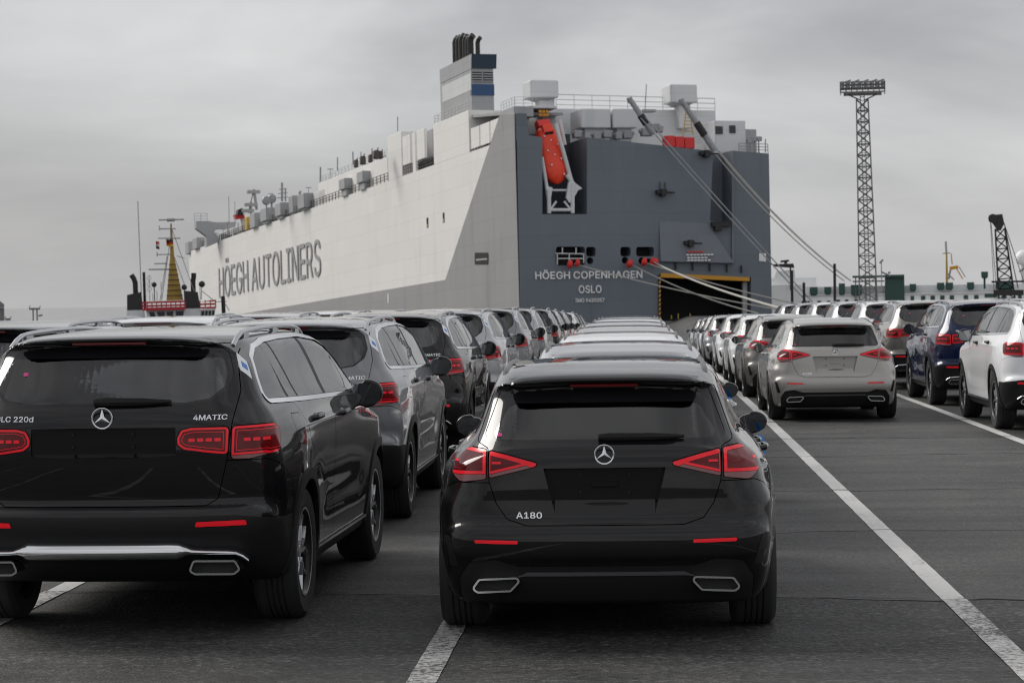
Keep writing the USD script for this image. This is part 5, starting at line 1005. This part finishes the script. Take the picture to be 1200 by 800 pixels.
    for sgn in (1, -1):
        a, b = (.3, 2) if sgn > 0 else (-2, -.3); pil = dlo
        for y0, y1 in P['panes']:
            sk = .0
            q = Polygon([(y0 + .16 * (0 if y0 < 1 else 0) + (.10 if .9 < y0 < 1.3 else 0), .9), (y1 + (.10 if .9 < y1 < 1.3 else 0), .9), (y1 - (.10 if .9 < y1 < 1.3 else 0), 1.7), (y0 - (.10 if .9 < y0 < 1.3 else 0), 1.7)])
            if not estate: q = sbox(y0, .9, y1, 1.7)
            g = dlo.intersection(q).buffer(-.004)
            if g.area < .003: continue
            add('side_window', glass ^ mprism(g, 'x', a, b), 'side_tint'); pil = pil.difference(g.buffer(.0005))
        add('window_pillars', (m2 - m14) ^ mprism(pil.buffer(-.0005), 'x', a, b), 'plastic')
        if estate:
            ring = dlo.buffer(.022, quad_segs=6).difference(dlo.buffer(-.002))
            add('window_trim', (off(.0045) - m14) ^ mprism(ring, 'x', a, b), 'chrome')
    # lamps with their light guides
    lside = mprism(rpoly(P['lamp_side'], .02).buffer(-.004), 'x', -2, 2)
    for nm, s, g, m in lamps:
        look = 'lamp_deep'; k = add('tail_light', m, look)
        o1 = off(.0015)
        lowp = P['low_in' if nm == 'lamp_in' else 'low_out']
        rest = g.buffer(-.004)
        if lowp is not None:
            lg = rpoly(lowp, .002); lg = lg if s > 0 else mirror_x(lg); rest = rest.difference(lg.buffer(.003)); lg = lg.intersection(g.buffer(-.003))
            if lg.area > 1e-5: add('lower_lens', (o1 - m14) ^ mprism(lg, 'y', *P['lamp_y']) ^ lside, 'lamp_pale', k)
        w = .015 if estate else .020
        bar = rest.difference(rest.buffer(-w).buffer(.004))
        if not estate and nm == 'lamp_in': bar = rest.difference(affinity.translate(rest.buffer(-.012), s * .02, -.004).intersection(rest.buffer(-.005)))
        add('light_guide', (o1 - m14) ^ mprism(bar.simplify(.0008), 'y', *P['lamp_y']) ^ lside, 'lamp_bright', k)
        cx0, cz0 = rest.centroid.x, rest.centroid.y
        if estate:
            n = 4 if nm == 'lamp_in' else 3; cells = [affinity.translate(rpoly([(-.016, -.009), (.016, -.009), (.016, .009), (-.016, .009)], .003), cx0 + (i - (n - 1) / 2) * .044 - (0.04 * s if nm == 'lamp_out' else -.0 * s), cz0) for i in range(n)]
            inner = rest.buffer(-.022); thin = inner.difference(inner.buffer(-.003))
            U = shapely.union_all([c for c in cells] + [thin]).intersection(rest.buffer(-.018))
        else:
            U = affinity.translate(rpoly([(-.024, -.006), (.024, -.006), (.024, .006), (-.024, .006)], .002), cx0 + (.02 * s if nm == 'lamp_out' else .05 * s), cz0)
        if U.area > 1e-5: add('lamp_element', (o1 - m14) ^ mprism(U, 'y', *P['lamp_y']) ^ lside, 'lamp_bright', k)
    for m in refl: add('reflector', m, 'lamp_bright')
    for t, b in tips:
        k = car.add('exhaust_tip', arr(t, 30), 'chrome'); car.add('exhaust_baffle', arr(b, 30), 'rubber', k)
    # a point on the tail, found from behind
    def rear_y(x, z, lv=0.0):
        x, z = np.broadcast_arrays(np.asarray(x, float), np.asarray(z, float)); lo_, hi_ = np.full(x.shape, -.1), np.full(x.shape, .9)
        s0 = np.full(x.shape, np.nan)
        for y in np.arange(-.1, .9, .02):
            d = sh(np.stack([x, np.full(x.shape, y), z], -1)); hit = np.isnan(s0) & (d < 0); s0[hit] = y
        lo_, hi_ = s0 - .02, s0.copy()
        for _ in range(18):
            mid = (lo_ + hi_) / 2; d = sh(np.stack([x, mid, z], -1)); hi_ = np.where(d < 0, mid, hi_); lo_ = np.where(d < 0, lo_, mid)
        return (lo_ + hi_) / 2
    def badge(text, x, z, h, bold=True, squeeze=1.25):
        m = lettering(text, h, .004, bold, squeeze); v = m.vertices.copy(); m.vertices[:, 0] = v[:, 0] + x; m.vertices[:, 2] = v[:, 1] + z; m.vertices[:, 1] = 0
        m.vertices[:, 1] = rear_y(m.vertices[:, 0], m.vertices[:, 2]) - v[:, 2] + .0005
        return m
    if estate:
        car.add('model_lettering', arr(badge('GLC 220d', -.60, 1.155, .027), False), 'chrome', tg); car.add('drive_lettering', arr(badge('4MATIC', .475, 1.155, .025), False), 'chrome', tg)
    else: car.add('model_lettering', arr(badge('A180', -.455, .648, .030), False), 'chrome', tg)
    sx, sz, sr = P['star']; em = star_emblem(sr, .008); ry = float(rear_y(sx, sz)); car.add('emblem', arr(moved(em, t=(sx, ry - .004, sz)), 25), 'chrome', tg)
    # screw holes and slot of the empty plate carrier
    px, (pz0, pz1) = (.125, (.865, .775)) if not estate else (.16, (1.085, 1.02))
    depth_y = lambda z: dep + .0
    for x in (-px, px):
        for z in (pz0, pz1):
            yy = float(np.interp(z, [ri[1][1], ri[0][1]], [dep, dep])); car.add('plate_screw', arr(moved(lathe([(0, 0), (.008, 0), (.008, .012), (0, .012)], 10), M=trimesh.transformations.rotation_matrix(math.pi / 2, [1, 0, 0]), t=(x, yy - .001, z)), 30), 'plastic', tg)
    if not estate:
        car.add('plate_carrier', arr(bevel_box(-.07, .07, dep - .010, dep + .004, .80, .832, .003)), 'paint', tg)
        car.add('grip_slot', arr(moved(trimesh.Trimesh(trimesh.creation.icosphere(2).vertices * (.145, .012, .011), trimesh.creation.icosphere(2).faces), t=(.01, dep - .008, .712))), 'plastic', tg)
    # wiper
    wp = P['wiper']; pts = []; zz = P['window'][0][1] + .018
    wx = np.linspace(wp[0][0], wp[2][0], 9); wr = np.interp(wx, [w_[0] for w_ in wp], [w_[2] for w_ in wp]); wr[0] *= .7
    yy = rear_y(wx, zz + 0 * wx); wm = tube(np.stack([wx, yy - .02, zz + 0 * wx], 1), wr * .95, 8); bl = tube(np.stack([wx[0] + (wx - wx[0]) * .8, yy - .008, zz - .012 + 0 * wx], 1), .006, 6)
    car.add('rear_wiper', arr(cat([wm, bl])), 'plastic', rw)
    bxw, bz, by = P['brake']; car.add('brake_light', arr(bevel_box(-bxw, bxw, by - .065, by + .01, bz - .002, bz + .014, .003)), 'lamp_deep')
    # mirrors
    mxx, my, mz, mw, mh = P['mirror']
    cap = ellipsoid((0, 0, 0), (mw * .52, .075, mh * .55), 3); v = cap.vertices; v[:, 1] = np.where(v[:, 1] < -.028, -.028, v[:, 1]); v[:, 2] *= np.where(v[:, 0] < 0, .86, 1.0); v[:, 2] += .02 * v[:, 0] / mw
    cap.vertices = v; th_ = np.arange(28) * 2 * np.pi / 28; gl = moved(hull_pts([(mw * .44 * np.sign(np.cos(t)) * abs(np.cos(t)) ** .7, y, mh * .42 * np.sign(np.sin(t)) * abs(np.sin(t)) ** .7) for t in th_ for y in (-.002, .004)]), M=trimesh.transformations.rotation_matrix(math.radians(7), [1, 0, 0]))
    stalk = hull_pts([(-mw * .75, y, z) for y in (-.03, .03) for z in (-.10, -.04)] + [(-mw * .3, y, z) for y in (-.022, .022) for z in (-.055, -.025)])
    for sgn in (1, -1):
        fl = lambda m, t: moved(m, t=t) if sgn > 0 else trimesh.Trimesh((moved(m, t=t).vertices) * [-1, 1, 1], m.faces[:, ::-1], process=False)
        k = car.add('wing_mirror', arr(fl(cat([cap]), (mxx, my, mz)), 40), 'mirror_cap'); car.add('mirror_stalk', arr(fl(stalk, (mxx, my, mz)), 40), 'plastic', k)
        car.add('mirror_glass', arr(fl(gl, (mxx + .005, my - .034, mz)), 25), 'mirror', k)
    # roof rails
    rx, r0, r1 = P['rails']
    for sgn in (1, -1):
        yy = np.linspace(r0, r1, 22); t = np.linspace(0, 1, 22)
        def roof_z(x, y):
            z = np.full(y.shape, P['H'] + .05)
            for _ in range(40): z = z - np.clip(sh(np.stack([x, y, z], -1)), 0, .05) * .9
            return z
        xx = rx + .0 * yy - (.03 * (t > .8) * (t - .8)); zz = roof_z(xx, yy)
        if estate: zz = zz + .034 * np.minimum(1, np.minimum(t, 1 - t) / .10) ** .6 - .006
        else: zz = zz + .005 - .03 * (np.maximum(0, .08 - np.minimum(t, 1 - t)) / .08) ** 1.5
        rm = tube(np.stack([sgn * xx, yy, zz], 1), .0145 if estate else .014, 8)
        parts = [rm]
        if estate:
            for i in (3, 11, 18): parts.append(hull_pts([(sgn * (xx[i] + a), yy[i] + b * (1.4 if c else 1), zz[i] - .05 * c) for a in (-.012, .012) for b in (-.06, .06) for c in (0, 1)]))
        car.add('roof_rail', arr(cat(parts), 40), 'rail' if estate else 'rail_dark')
    # arches, cladding, wheels
    for a in P['axle']:
        for sgn in (1, -1):
            th = np.linspace(-.25, math.pi + .25, 40); ra = P['arch'] - .004
            pr = np.stack([a + ra * np.cos(th), R + ra * np.sin(th)], 1)
            V = np.vstack([np.column_stack([np.full(40, sgn * q), pr]) for q in (.53, .84)]); F = [(i, i + 1, 40 + i) for i in range(39)] + [(i + 1, 41 + i, 40 + i) for i in range(39)]
            F = F + [(p, r, q) for p, q, r in F]
            car.add('wheel_arch_liner', (V, np.array(F), None), 'plastic')
            make_wheel(car, sgn * P['track'], a, R, P['rim'], P['tw'], P['kind'], 'rim')
            if estate:
                g = Point(a, R).buffer(P['arch'] + .058, quad_segs=24).difference(Point(a, R).buffer(P['arch'] - .003, quad_segs=24)).intersection(sbox(-.5, .30, 6, 2))
                add('arch_cladding', (off(.009) - m14) ^ mprism(g, 'x', .6 if sgn > 0 else -2, 2 if sgn > 0 else -.6), 'plastic')
    if estate:
        xs_ = np.concatenate([np.linspace(0, .40, 9), np.linspace(.43, .50, 4), np.linspace(.55, .70, 5), [.735, .762]])
        top = np.interp(xs_, [0, .40, .48, .69, .735, .762], [.528, .528, .496, .484, .458, .425]); bot = np.interp(xs_, [0, .40, .45, .70, .762], [.425, .425, .447, .437, .40])
        xs_ = np.concatenate([-xs_[:0:-1], xs_]); top = np.concatenate([top[:0:-1], top]); bot = np.concatenate([bot[:0:-1], bot])
        yb = rear_y(xs_, .56 + 0 * xs_); sec = [(.06, 1.0), (-.002, .95), (-.032, .55), (-.036, .36), (-.018, .10), (.02, 0.0), (.09, .0)]
        Vs = np.array([[(x, y + a, b0 + (t0 - b0) * q) for a, q in sec] for x, y, t0, b0 in zip(xs_, yb, top, bot)]); n0, n1 = Vs.shape[:2]
        Fs = [f for i in range(n0 - 1) for j in range(n1 - 1) for f in ((i * n1 + j, (i + 1) * n1 + j + 1, (i + 1) * n1 + j), (i * n1 + j, i * n1 + j + 1, (i + 1) * n1 + j + 1))]
        car.add('skid_plate', arr(trimesh.Trimesh(Vs.reshape(-1, 3), np.array(Fs)[:, ::-1], process=False), 50), 'chrome')
        st = (off(.012) - m14) ^ mprism(sbox(1.42, .335, 3.36, .352), 'x', .6, 2); add('sill_trim', st, 'chrome'); add('sill_trim', st.mirror((1, 0, 0)), 'chrome')
    else:
        for sgn in (1, -1):
            g = rpoly([(.755, .40), (.80, .40), (.835, .56), (.80, .55)], .008); g = g if sgn > 0 else mirror_x(g)
            add('corner_vent', (off(.0015) - m14) ^ mprism(g, 'y', -.2, .42), 'plastic')
        rf = rpoly([(-.46, .345), (-.40, .372), (.40, .372), (.46, .345), (.40, .352), (-.40, .352)], .002); add('diffuser_strip', (off(.004) - m14) ^ mprism(rf, 'y', -.2, .3), 'rail_dark')
    # stickers
    pk = ellipsoid((0, 0, 0), (.014, .0012, .0125), 2); qx, qz = (-.54, 1.065) if not estate else (-.46, 1.40)
    qy = float(rear_y(qx, qz)); g = sh.grad(np.array([[qx, qy, qz]]))[0]; ang = math.atan2(g[2], -g[1])
    car.add('sticker', arr(moved(pk, M=trimesh.transformations.rotation_matrix(-ang, [1, 0, 0]), t=np.array([qx, qy, qz]) + g * .001)), 'pink', rw, 'small round pink sticker')
    if estate:
        tg_ = Polygon([(.395, 1.405), (.44, 1.355), (.485, 1.45), (.445, 1.50)])
        k = add('paper_label', (off(.0025) - m2) ^ mprism(tg_, 'x', .55, 2), 'paper', None, 'white paper label')
        add('label_print', (off(.0032) - m2) ^ mprism(Polygon([(.42, 1.425), (.445, 1.40), (.463, 1.43), (.438, 1.455)]), 'x', .55, 2), 'blue_print', k)
    # cabin
    s0 = P['seat_z']; dy, dz = P['dash']; stx, stz = P['steering']; e = .15 if estate else 0.0
    inn = [bevel_box(-.62, .62, dy - .35, dy + .25, dz - .40, dz - .06, .05)]
    car.add('dashboard', arr(cat(inn), 30), 'interior')
    ring = lathe([(.175 + .017 * math.cos(q), .017 * math.sin(q)) for q in np.linspace(0, 2 * math.pi, 9)], 28); ring = cat([ring, bx(-.17, .17, -.02, .02, -.01, .01), bx(-.03, .03, -.17, .0, -.01, .01)])
    car.add('steering_wheel', arr(moved(moved(ring, M=trimesh.transformations.rotation_matrix(math.radians(65), [1, 0, 0])), t=(-.37, stx, stz - .09)), 40), 'interior')
    for x in (-.37, .37):
        y = stx - .72
        car.add('front_seat', arr(cat([rounded((x, y + .30, s0 + .08), (.50, .52, .20), .07), hull_pts(np.vstack([trimesh.creation.icosphere(1).vertices * .06 + np.array(p) for p in [(x - .2, y + .05, s0 + .1), (x + .2, y + .05, s0 + .1), (x - .17, y - .14, s0 + .62), (x + .17, y - .14, s0 + .62)]])),
                                       rounded((x, y - .16, s0 + .80), (.25, .10, .20), .045), rod((x - .06, y - .15, s0 + .6), (x - .06, y - .16, s0 + .75), .008), rod((x + .06, y - .15, s0 + .6), (x + .06, y - .16, s0 + .75), .008)]), 40), 'interior')
    y = .98 if not estate else 1.1
    rb = [rounded((0, y + .32, s0 + .06), (1.24, .52, .2), .08), hull_pts(np.vstack([trimesh.creation.icosphere(1).vertices * .06 + np.array(p) for p in [(-.56, y + .06, s0 + .1), (.56, y + .06, s0 + .1), (-.52, y - .14, s0 + .55), (.52, y - .14, s0 + .55)]]))]
    for x in (-.36, 0, .36): rb.append(rounded((x, y - .16, s0 + .66), (.25, .09, .15), .04))
    car.add('rear_bench', arr(cat(rb), 40), 'interior')
    car.add('parcel_shelf', arr(bevel_box(-.5, .5, .42, y - .2, s0 + .50 - (.0 if estate else .02), s0 + .515, .004)), 'interior')
    return car

def paint(name, color, metal=0.0, rough=0.42, flake=0.0):
    n = {'p': ('principled_bsdf', {'base_color': color, 'metallic': metal, 'roughness': rough, 'coat_weight': 1.0, 'coat_roughness': 0.02, 'coat_ior': 1.43, 'specular_ior_level': 0.06}),
         'co': ('texture_coordinate', {}), 'n': ('noise_texture', {'scale': 1.6, 'detail': 4.0, 'roughness': 0.6}),
         'mr': ('map_range', {'from_min': 0.45, 'from_max': 0.75, 'to_min': 0.004, 'to_max': 0.035, 'clamp': True})}   # a thin film of yard dust dulls the lacquer in patches
    return usdkit.material(stage, '/World/Looks/' + name, n, [('co.object', 'n.vector'), ('n.fac', 'mr.value'), ('mr.result', 'p.coat_roughness')], surface='p.BSDF')
COMMON = dict(
    plastic=mat('black_plastic', (.009, .009, .0095), .5, spec=.22, bump=.15, bscale=300), rubber=mat('tyre_rubber', (.011, .011, .0115), .75, bump=.2, bscale=120), brake=mat('brake_iron', (.06, .058, .056), .5, .6),
    dark_rim=mat('rim_dark', (.018, .018, .019), .35, .5), rim=mat('rim_silver', (.60, .61, .63), .30, .9), gloss_black=mat('gloss_black', (.006, .006, .007), .08, spec=.5), trim=mat('trim_black', (.012, .012, .013), .25),
    chrome=mat('chrome', (.75, .76, .78), .13, 1.0), rail=mat('anodised_rail', (.50, .51, .53), .28, 1.0), rail_dark=mat('rail_dark', (.10, .10, .105), .35, .5), mirror=mat('mirror_glass', (.32, .33, .35), .02, 1.0), mirror_cap=mat('mirror_black', (.006, .006, .007), .15, spec=.45),
    lamp_deep=mat('lamp_red_deep', (.085, .0015, .003), .07, spec=.4), lamp_bright=mat('lamp_red_bright', (.93, .014, .028), .16, spec=.4), lamp_pale=mat('lamp_pale', (.20, .09, .095), .15),
    tint=pane('tinted_glass', (.42, .425, .44), 1.75), side_tint=pane('side_glass', (.52, .53, .54), 1.85), clear=pane('windscreen_glass', (.80, .84, .82)), interior=mat('cabin_dark', (.035, .035, .038), .7),
    pink=mat('pink_sticker', (.75, .05, .28), .5), paper=mat('paper_white', (.75, .77, .8), .6), blue_print=mat('blue_print', (.10, .22, .55), .6))
PAINTS = dict(black=paint('paint_black', (.0025, .0025, .003), .0, .35), anthracite=paint('paint_anthracite', (.175, .18, .19), .65, .34), silver=paint('paint_silver', (.36, .37, .385), .75, .36),
              champagne=paint('paint_champagne', (.37, .357, .340), .6, .36), white=paint('paint_white', (.82, .83, .85), 0, .35), blue=paint('paint_blue', (.004, .009, .038), .35, .35), warm=paint('paint_warm_grey', (.20, .193, .18), .65, .36))
# ------------------------------------------------------------------ the parked cars, row by row
BODY = {'hatch': build_car(HATCH, False), 'suv': build_car(ESTATE, True)}
PROTO = {}
ORD = 'first second third fourth fifth sixth seventh eighth ninth tenth eleventh twelfth'.split()
CNAME = dict(black='black', anthracite='dark grey', silver='silver', white='white', blue='dark blue', warm='warm grey', champagne='silver')
def park(kind, col, x, y, rz, label, group):
    """x: the car's middle, y: its tail"""
    M = np.eye(4); z0, z1 = float(G(x, y)), float(G(x, y + 4)); M[:3, :3] = rot([0, 0, 1], rz) @ rot([1, 0, 0], math.atan((z1 - z0) / 4)); M[:3, 3] = (x, y, z0); name = 'hatchback' if kind == 'hatch' else 'crossover_car'
    if (kind, col) in PROTO: return copy_of(PROTO[kind, col], name, label, mat4=M, group=group)
    t = thing(name, label, 'car', group, mat4=M); BODY[kind].put(t, {**COMMON, 'paint': PAINTS[col]}); PROTO[kind, col] = t; return t
def row(kind, x, tails, cols, where, group, first=None):
    for i, (y, c) in enumerate(zip(tails, cols)):
        lab = f'{CNAME[c]} {"hatchback" if kind == "hatch" else "SUV"}, {ORD[i]} car from the front of {where}'
        j = RNG.uniform(-1, 1, 2); j = j * 0 if i == 0 and first is None else j
        park(kind, c, x + .05 * j[0], y, (first or 0) * 0 + .006 * j[1], (first or {}).get(i, lab) if isinstance(first, dict) else lab, group)
# centre row of hatchbacks
park('hatch', 'black', -.19, 11.67, 0, 'nearest black hatchback, seen from behind in the middle of the picture', 'hatchbacks in the centre lane')
for i, c in enumerate(('silver', 'white', 'champagne', 'silver', 'white', 'silver', 'anthracite')):
    j = RNG.uniform(-1, 1, 2); park('hatch', c, -.19 + .04 * j[0], 11.67 + 4.88 * (i + 1), .004 * j[1], f'{CNAME[c]} hatchback, {ORD[i + 1]} car in the centre lane behind the nearest black one', 'hatchbacks in the centre lane')
# left of it: crossovers
suv_l = [(11.92, 'black'), (17.75, 'anthracite'), (24.9, 'black'), (31.0, 'silver'), (39.2, 'anthracite'), (46.4, 'silver'), (53.6, 'black'), (60.2, 'silver'), (66.6, 'anthracite'), (73.2, 'white'), (79.8, 'silver'), (86.6, 'black')]
for i, (y, c) in enumerate(suv_l):
    j = RNG.uniform(-1, 1, 2)
    if i == 0: park('suv', c, -2.835, y, -.024, 'nearest black SUV with chrome window trim, large at the left edge', 'SUVs in the lane left of the centre')
    elif i == 1: park('suv', c, -2.80, y, -.004, 'dark grey SUV parked right behind the nearest black SUV', 'SUVs in the lane left of the centre')
    else: park('suv', c, -2.82 + .05 * j[0], y, .006 * j[1], f'{CNAME[c]} SUV, {ORD[i]} car in the lane left of the centre hatchbacks', 'SUVs in the lane left of the centre')
# further lanes to the left: mostly roofs
for x, tails, cols, lane in ((-5.38, (18.2, 25.0, 31.8, 38.6, 45.2, 52.0, 59.0, 66.0, 73.5), 'black white silver white anthracite silver white black silver'.split(), 'second lane left of the centre'),
                             (-8.0, (29.0, 35.8, 42.4, 49.0, 55.8, 62.6), 'anthracite black white silver white silver'.split(), 'third lane left of the centre'),
                             (-10.7, (38.5, 45.2, 52.0, 59.0), 'white silver black white'.split(), 'fourth lane left of the centre'), (-13.4, (48.0, 55.0, 62.0), 'silver white black'.split(), 'fifth lane left of the centre')):
    for i, (y, c) in enumerate(zip(tails, cols)):
        j = RNG.uniform(-1, 1, 2); park('suv', c, x + .06 * j[0], y + .3 * j[1], .006 * j[1], f'roof of a {CNAME[c]} SUV, {ORD[i]} in the {lane}', 'SUVs in the far left lanes')
# right of the white line: hatchbacks, then crossovers
for i, (y, c) in enumerate(zip((32.1, 39.8, 46.6, 55.0, 63.8, 70.6, 77.2, 84.0), 'champagne warm white white silver white anthracite silver'.split())):
    j = RNG.uniform(-1, 1, 2); lab = 'silver hatchback standing at the end of the lane right of the white line' if i == 0 else f'{CNAME[c]} hatchback, {ORD[i]} car behind the silver hatchback at the white line'
    park('hatch', c, 2.70 + (.04 * j[0] if i else 0), y, .005 * j[1] if i else 0, lab, 'hatchbacks in the lane right of the centre')
for i, (y, c) in enumerate(zip((29.0, 35.7, 42.4, 49.0, 55.8, 62.4, 69.4, 76.2), 'white blue warm white silver white anthracite silver'.split())):
    j = RNG.uniform(-1, 1, 2); lab = ['white SUV with black wheel arch trim at the right edge', 'dark blue SUV between the white and the grey ones on the right', 'warm grey SUV parked right behind the dark blue SUV'][i] if i < 3 else f'{CNAME[c]} SUV, {ORD[i - 3]} car behind the warm grey SUV on the right'
    park('suv', c, 5.46 + (.05 * j[0] if i > 1 else 0), y, .005 * j[1], lab, 'SUVs in the second lane on the right')
for i, (y, c) in enumerate(zip((46.5, 53.2, 60.0, 66.8, 73.6), 'white silver anthracite white silver'.split())):
    j = RNG.uniform(-1, 1, 2); park('suv', c, 8.2 + .06 * j[0], y, .006 * j[1], f'roof of a {CNAME[c]} SUV, {ORD[i]} in the third lane on the right', 'SUVs in the third lane on the right')
# blue transport ribbons tied to the mirrors
RIB = mat('blue_ribbon', (.02, .19, .62), .5)
for lab, a, b in (('blue ribbon hanging from the mirror of the nearest black hatchback', (.735, 14.35, .90), (.775, 14.30, .70)), ('blue ribbon on the mirror of the second hatchback in the centre lane', (.735, 19.25, .92), (.765, 19.2, .72))):
    p, q = np.array(a), np.array(b); t = np.linspace(0, 1, 9)[:, None]; c = p * (1 - t) + q * t; c[:, 0] += .012 * np.sin(t[:, 0] * 6); V = np.vstack([c + [-.012, 0, 0], c + [.012, .006, 0], c + [.012, .010, 0], c + [-.012, .004, 0]]); n = 9; F = []
    for k in range(4):
        for i in range(n - 1): u, v = k * n + i, ((k + 1) % 4) * n + i; F += [(u, v, v + 1), (u, v + 1, u + 1)]
    obj('ribbon', trimesh.Trimesh(V, np.array(F), process=False), RIB, None, 40, lab, 'ribbon', 'blue ribbons on the car mirrors')
